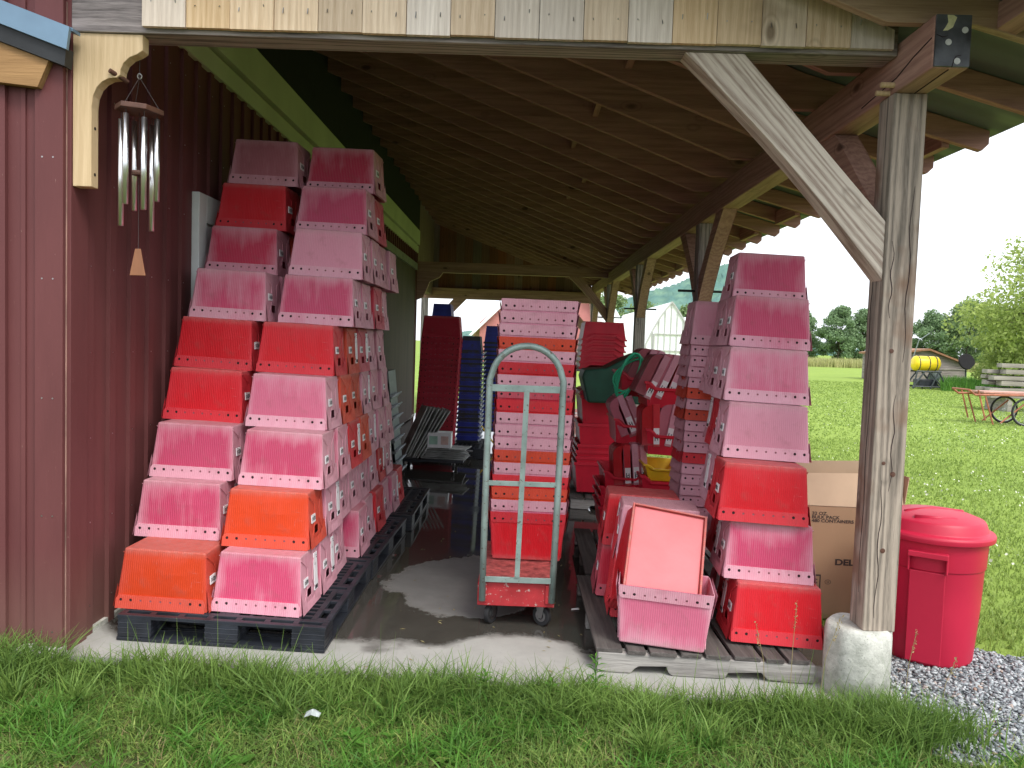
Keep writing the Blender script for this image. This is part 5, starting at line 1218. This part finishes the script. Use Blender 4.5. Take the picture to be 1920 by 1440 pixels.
weed_plant('leafy_weed', 'lower dark leafy weed at the slab edge before the hand cart', -.12, 3.42, .14, 16, .08, (.1, 0), 2, .028)
weed_plant('leafy_weed', 'small leafy weed between the cart and the wooden pallet', .20, 3.41, .11, 12, .07, (-.1, 0), 3, .026)
for i, (x, y) in enumerate(((-.62, 2.98), (-.55, 2.92), (-.46, 3.0), (-.25, 2.88), (-.98, 2.75))):
    r = weed_plant('broadleaf_weed', 'flat broad-leaved weed in the front grass, %s of five' % ORD[i], x, y, .035, 5, .09, (0, 0), 20+i, .06)
# seed heads
for i, (x, y, h, l) in enumerate(((1.28, 3.44, .52, .02), (1.40, 3.42, .47, .18), (1.17, 3.43, .42, -.15), (1.83, 3.50, .40, .1), (1.97, 3.45, .30, .2))):
    r = empty('seeding_grass', 'tall seeding grass stalk in front of the right stack, %s from the left' % ['second', 'third', 'first', 'fourth', 'fifth'][i], 'grass stalk', (x, y, groundz(x)), group='tall seeding grass stalks')
    m = MB(); m.tube([(0, 0, 0), (l*.3*h, 0, h*.6), (l*h, 0, h)], [.0018, .0014, .001], 5); m.build('stem', M['grassd'], r)
    C = np.stack([l*h*np.linspace(.75, 1.02, 26)+RNG.normal(0, .004, 26), RNG.normal(0, .004, 26), h*np.linspace(.76, 1.02, 26)], -1); V, F = leaf_quads(C, .014, 0, .4); numesh('seed_head', V, F, M['grassd'], r)
# gravel chips
n = 30000; x = RNG.uniform(1.6, 3.5, n); y = RNG.uniform(2.5, 4.8, n); k = gravel_mask(x, y); x, y = x[k], y[k]; n = len(x)
s = RNG.uniform(.006, .021, n); z = -.05-.022*np.clip(x+2, 0, 3.9)+RNG.uniform(.0, .016, n)
base = np.array([(-1, -1, -.3), (1, -.8, -.3), (.9, 1, -.3), (-.8, .9, -.3), (-.8, -.8, .3), (.9, -.7, .25), (.7, .8, .35), (-.9, .7, .3)]); base = base[None]*RNG.uniform(.6, 1.3, (n, 8, 3))
q = RNG.normal(size=(n, 3)); q[:, :2] *= .35; q[:, 2] = 1; q /= np.linalg.norm(q, axis=1)[:, None]; a = RNG.normal(size=(n, 3)); e1 = np.cross(q, a); e1 /= np.linalg.norm(e1, axis=1)[:, None]; e2 = np.cross(q, e1)
V = (base[:, :, :1]*e1[:, None]*1.0+base[:, :, 1:2]*e2[:, None]*.62+base[:, :, 2:]*q[:, None])*s[:, None, None]*.5*1.5+np.stack([x, y, z], -1)[:, None]
Fb = np.array([(0, 3, 2, 1), (4, 5, 6, 7), (0, 1, 5, 4), (1, 2, 6, 5), (2, 3, 7, 6), (3, 0, 4, 7)]); F = (Fb[None]+8*np.arange(n)[:, None, None]).reshape(-1, 4)
tag(numesh('slate_gravel', V.reshape(-1, 3), F, M['chip']), kind='stuff')
gx, gy = np.meshgrid(np.linspace(1.62, 3.5, 95), np.linspace(2.6, 4.8, 110)); mk = gravel_mask(gx, gy); I = np.arange(gx.size).reshape(gx.shape)
V = np.stack([gx, gy, -.05-.022*np.clip(gx+2, 0, 3.9)+.004], -1).reshape(-1, 3); c = mk[:-1, :-1] & mk[1:, 1:] & mk[1:, :-1] & mk[:-1, 1:]
F = np.stack([I[:-1, :-1][c], I[:-1, 1:][c], I[1:, 1:][c], I[1:, :-1][c]], -1); tag(numesh('gravel_bed', V, F, plain('gravel_dust', (.12, .13, .14), .9, .5, 60, bump=.8)), kind='structure')
# litter
m = MB(); pts = [(-.03, -.015, .02), (.0, -.022, .035), (.03, -.01, .02), (.034, .012, .028), (.005, .02, .04), (-.028, .014, .03), (0, 0, .05)]
m.add(pts, [(0, 1, 6), (1, 2, 6), (2, 3, 6), (3, 4, 6), (4, 5, 6), (5, 0, 6)]); o = m.build('plastic_scrap', plain('cloudy_plastic', (.38, .42, .42), .3, .4, 40)); o.location = (-.80, 3.07, -.045); tag(o, 'crumpled clear-white plastic scrap lying in the grass', 'litter')
m = MB(); m.add([(0, 0, 0), (.05, .01, .001), (.045, .03, .006), (.004, .025, .001)], [(0, 1, 2, 3)]); o = m.build('paper_scrap', M['white']); o.location = (.36, 4.55, slabz(.36)+.004); tag(o, 'small white paper scrap on the wet floor beside the wooden pallet', 'litter')

m = MB()
for i in range(60):
    x, y = random.uniform(-.7, .45), random.uniform(3.55, 6.5); a = random.uniform(0, PI); l = random.uniform(.006, .022); z = slabz(x)+.002
    dx, dy = l*math.cos(a), l*math.sin(a); m.add([(x-dx, y-dy, z), (x+dy*.25, y-dx*.25, z+.002), (x+dx, y+dy, z+.001), (x-dy*.25, y+dx*.25, z+.002)], [(0, 1, 2, 3)])
tag(m.build('floor_debris', M['grassd']), kind='stuff')
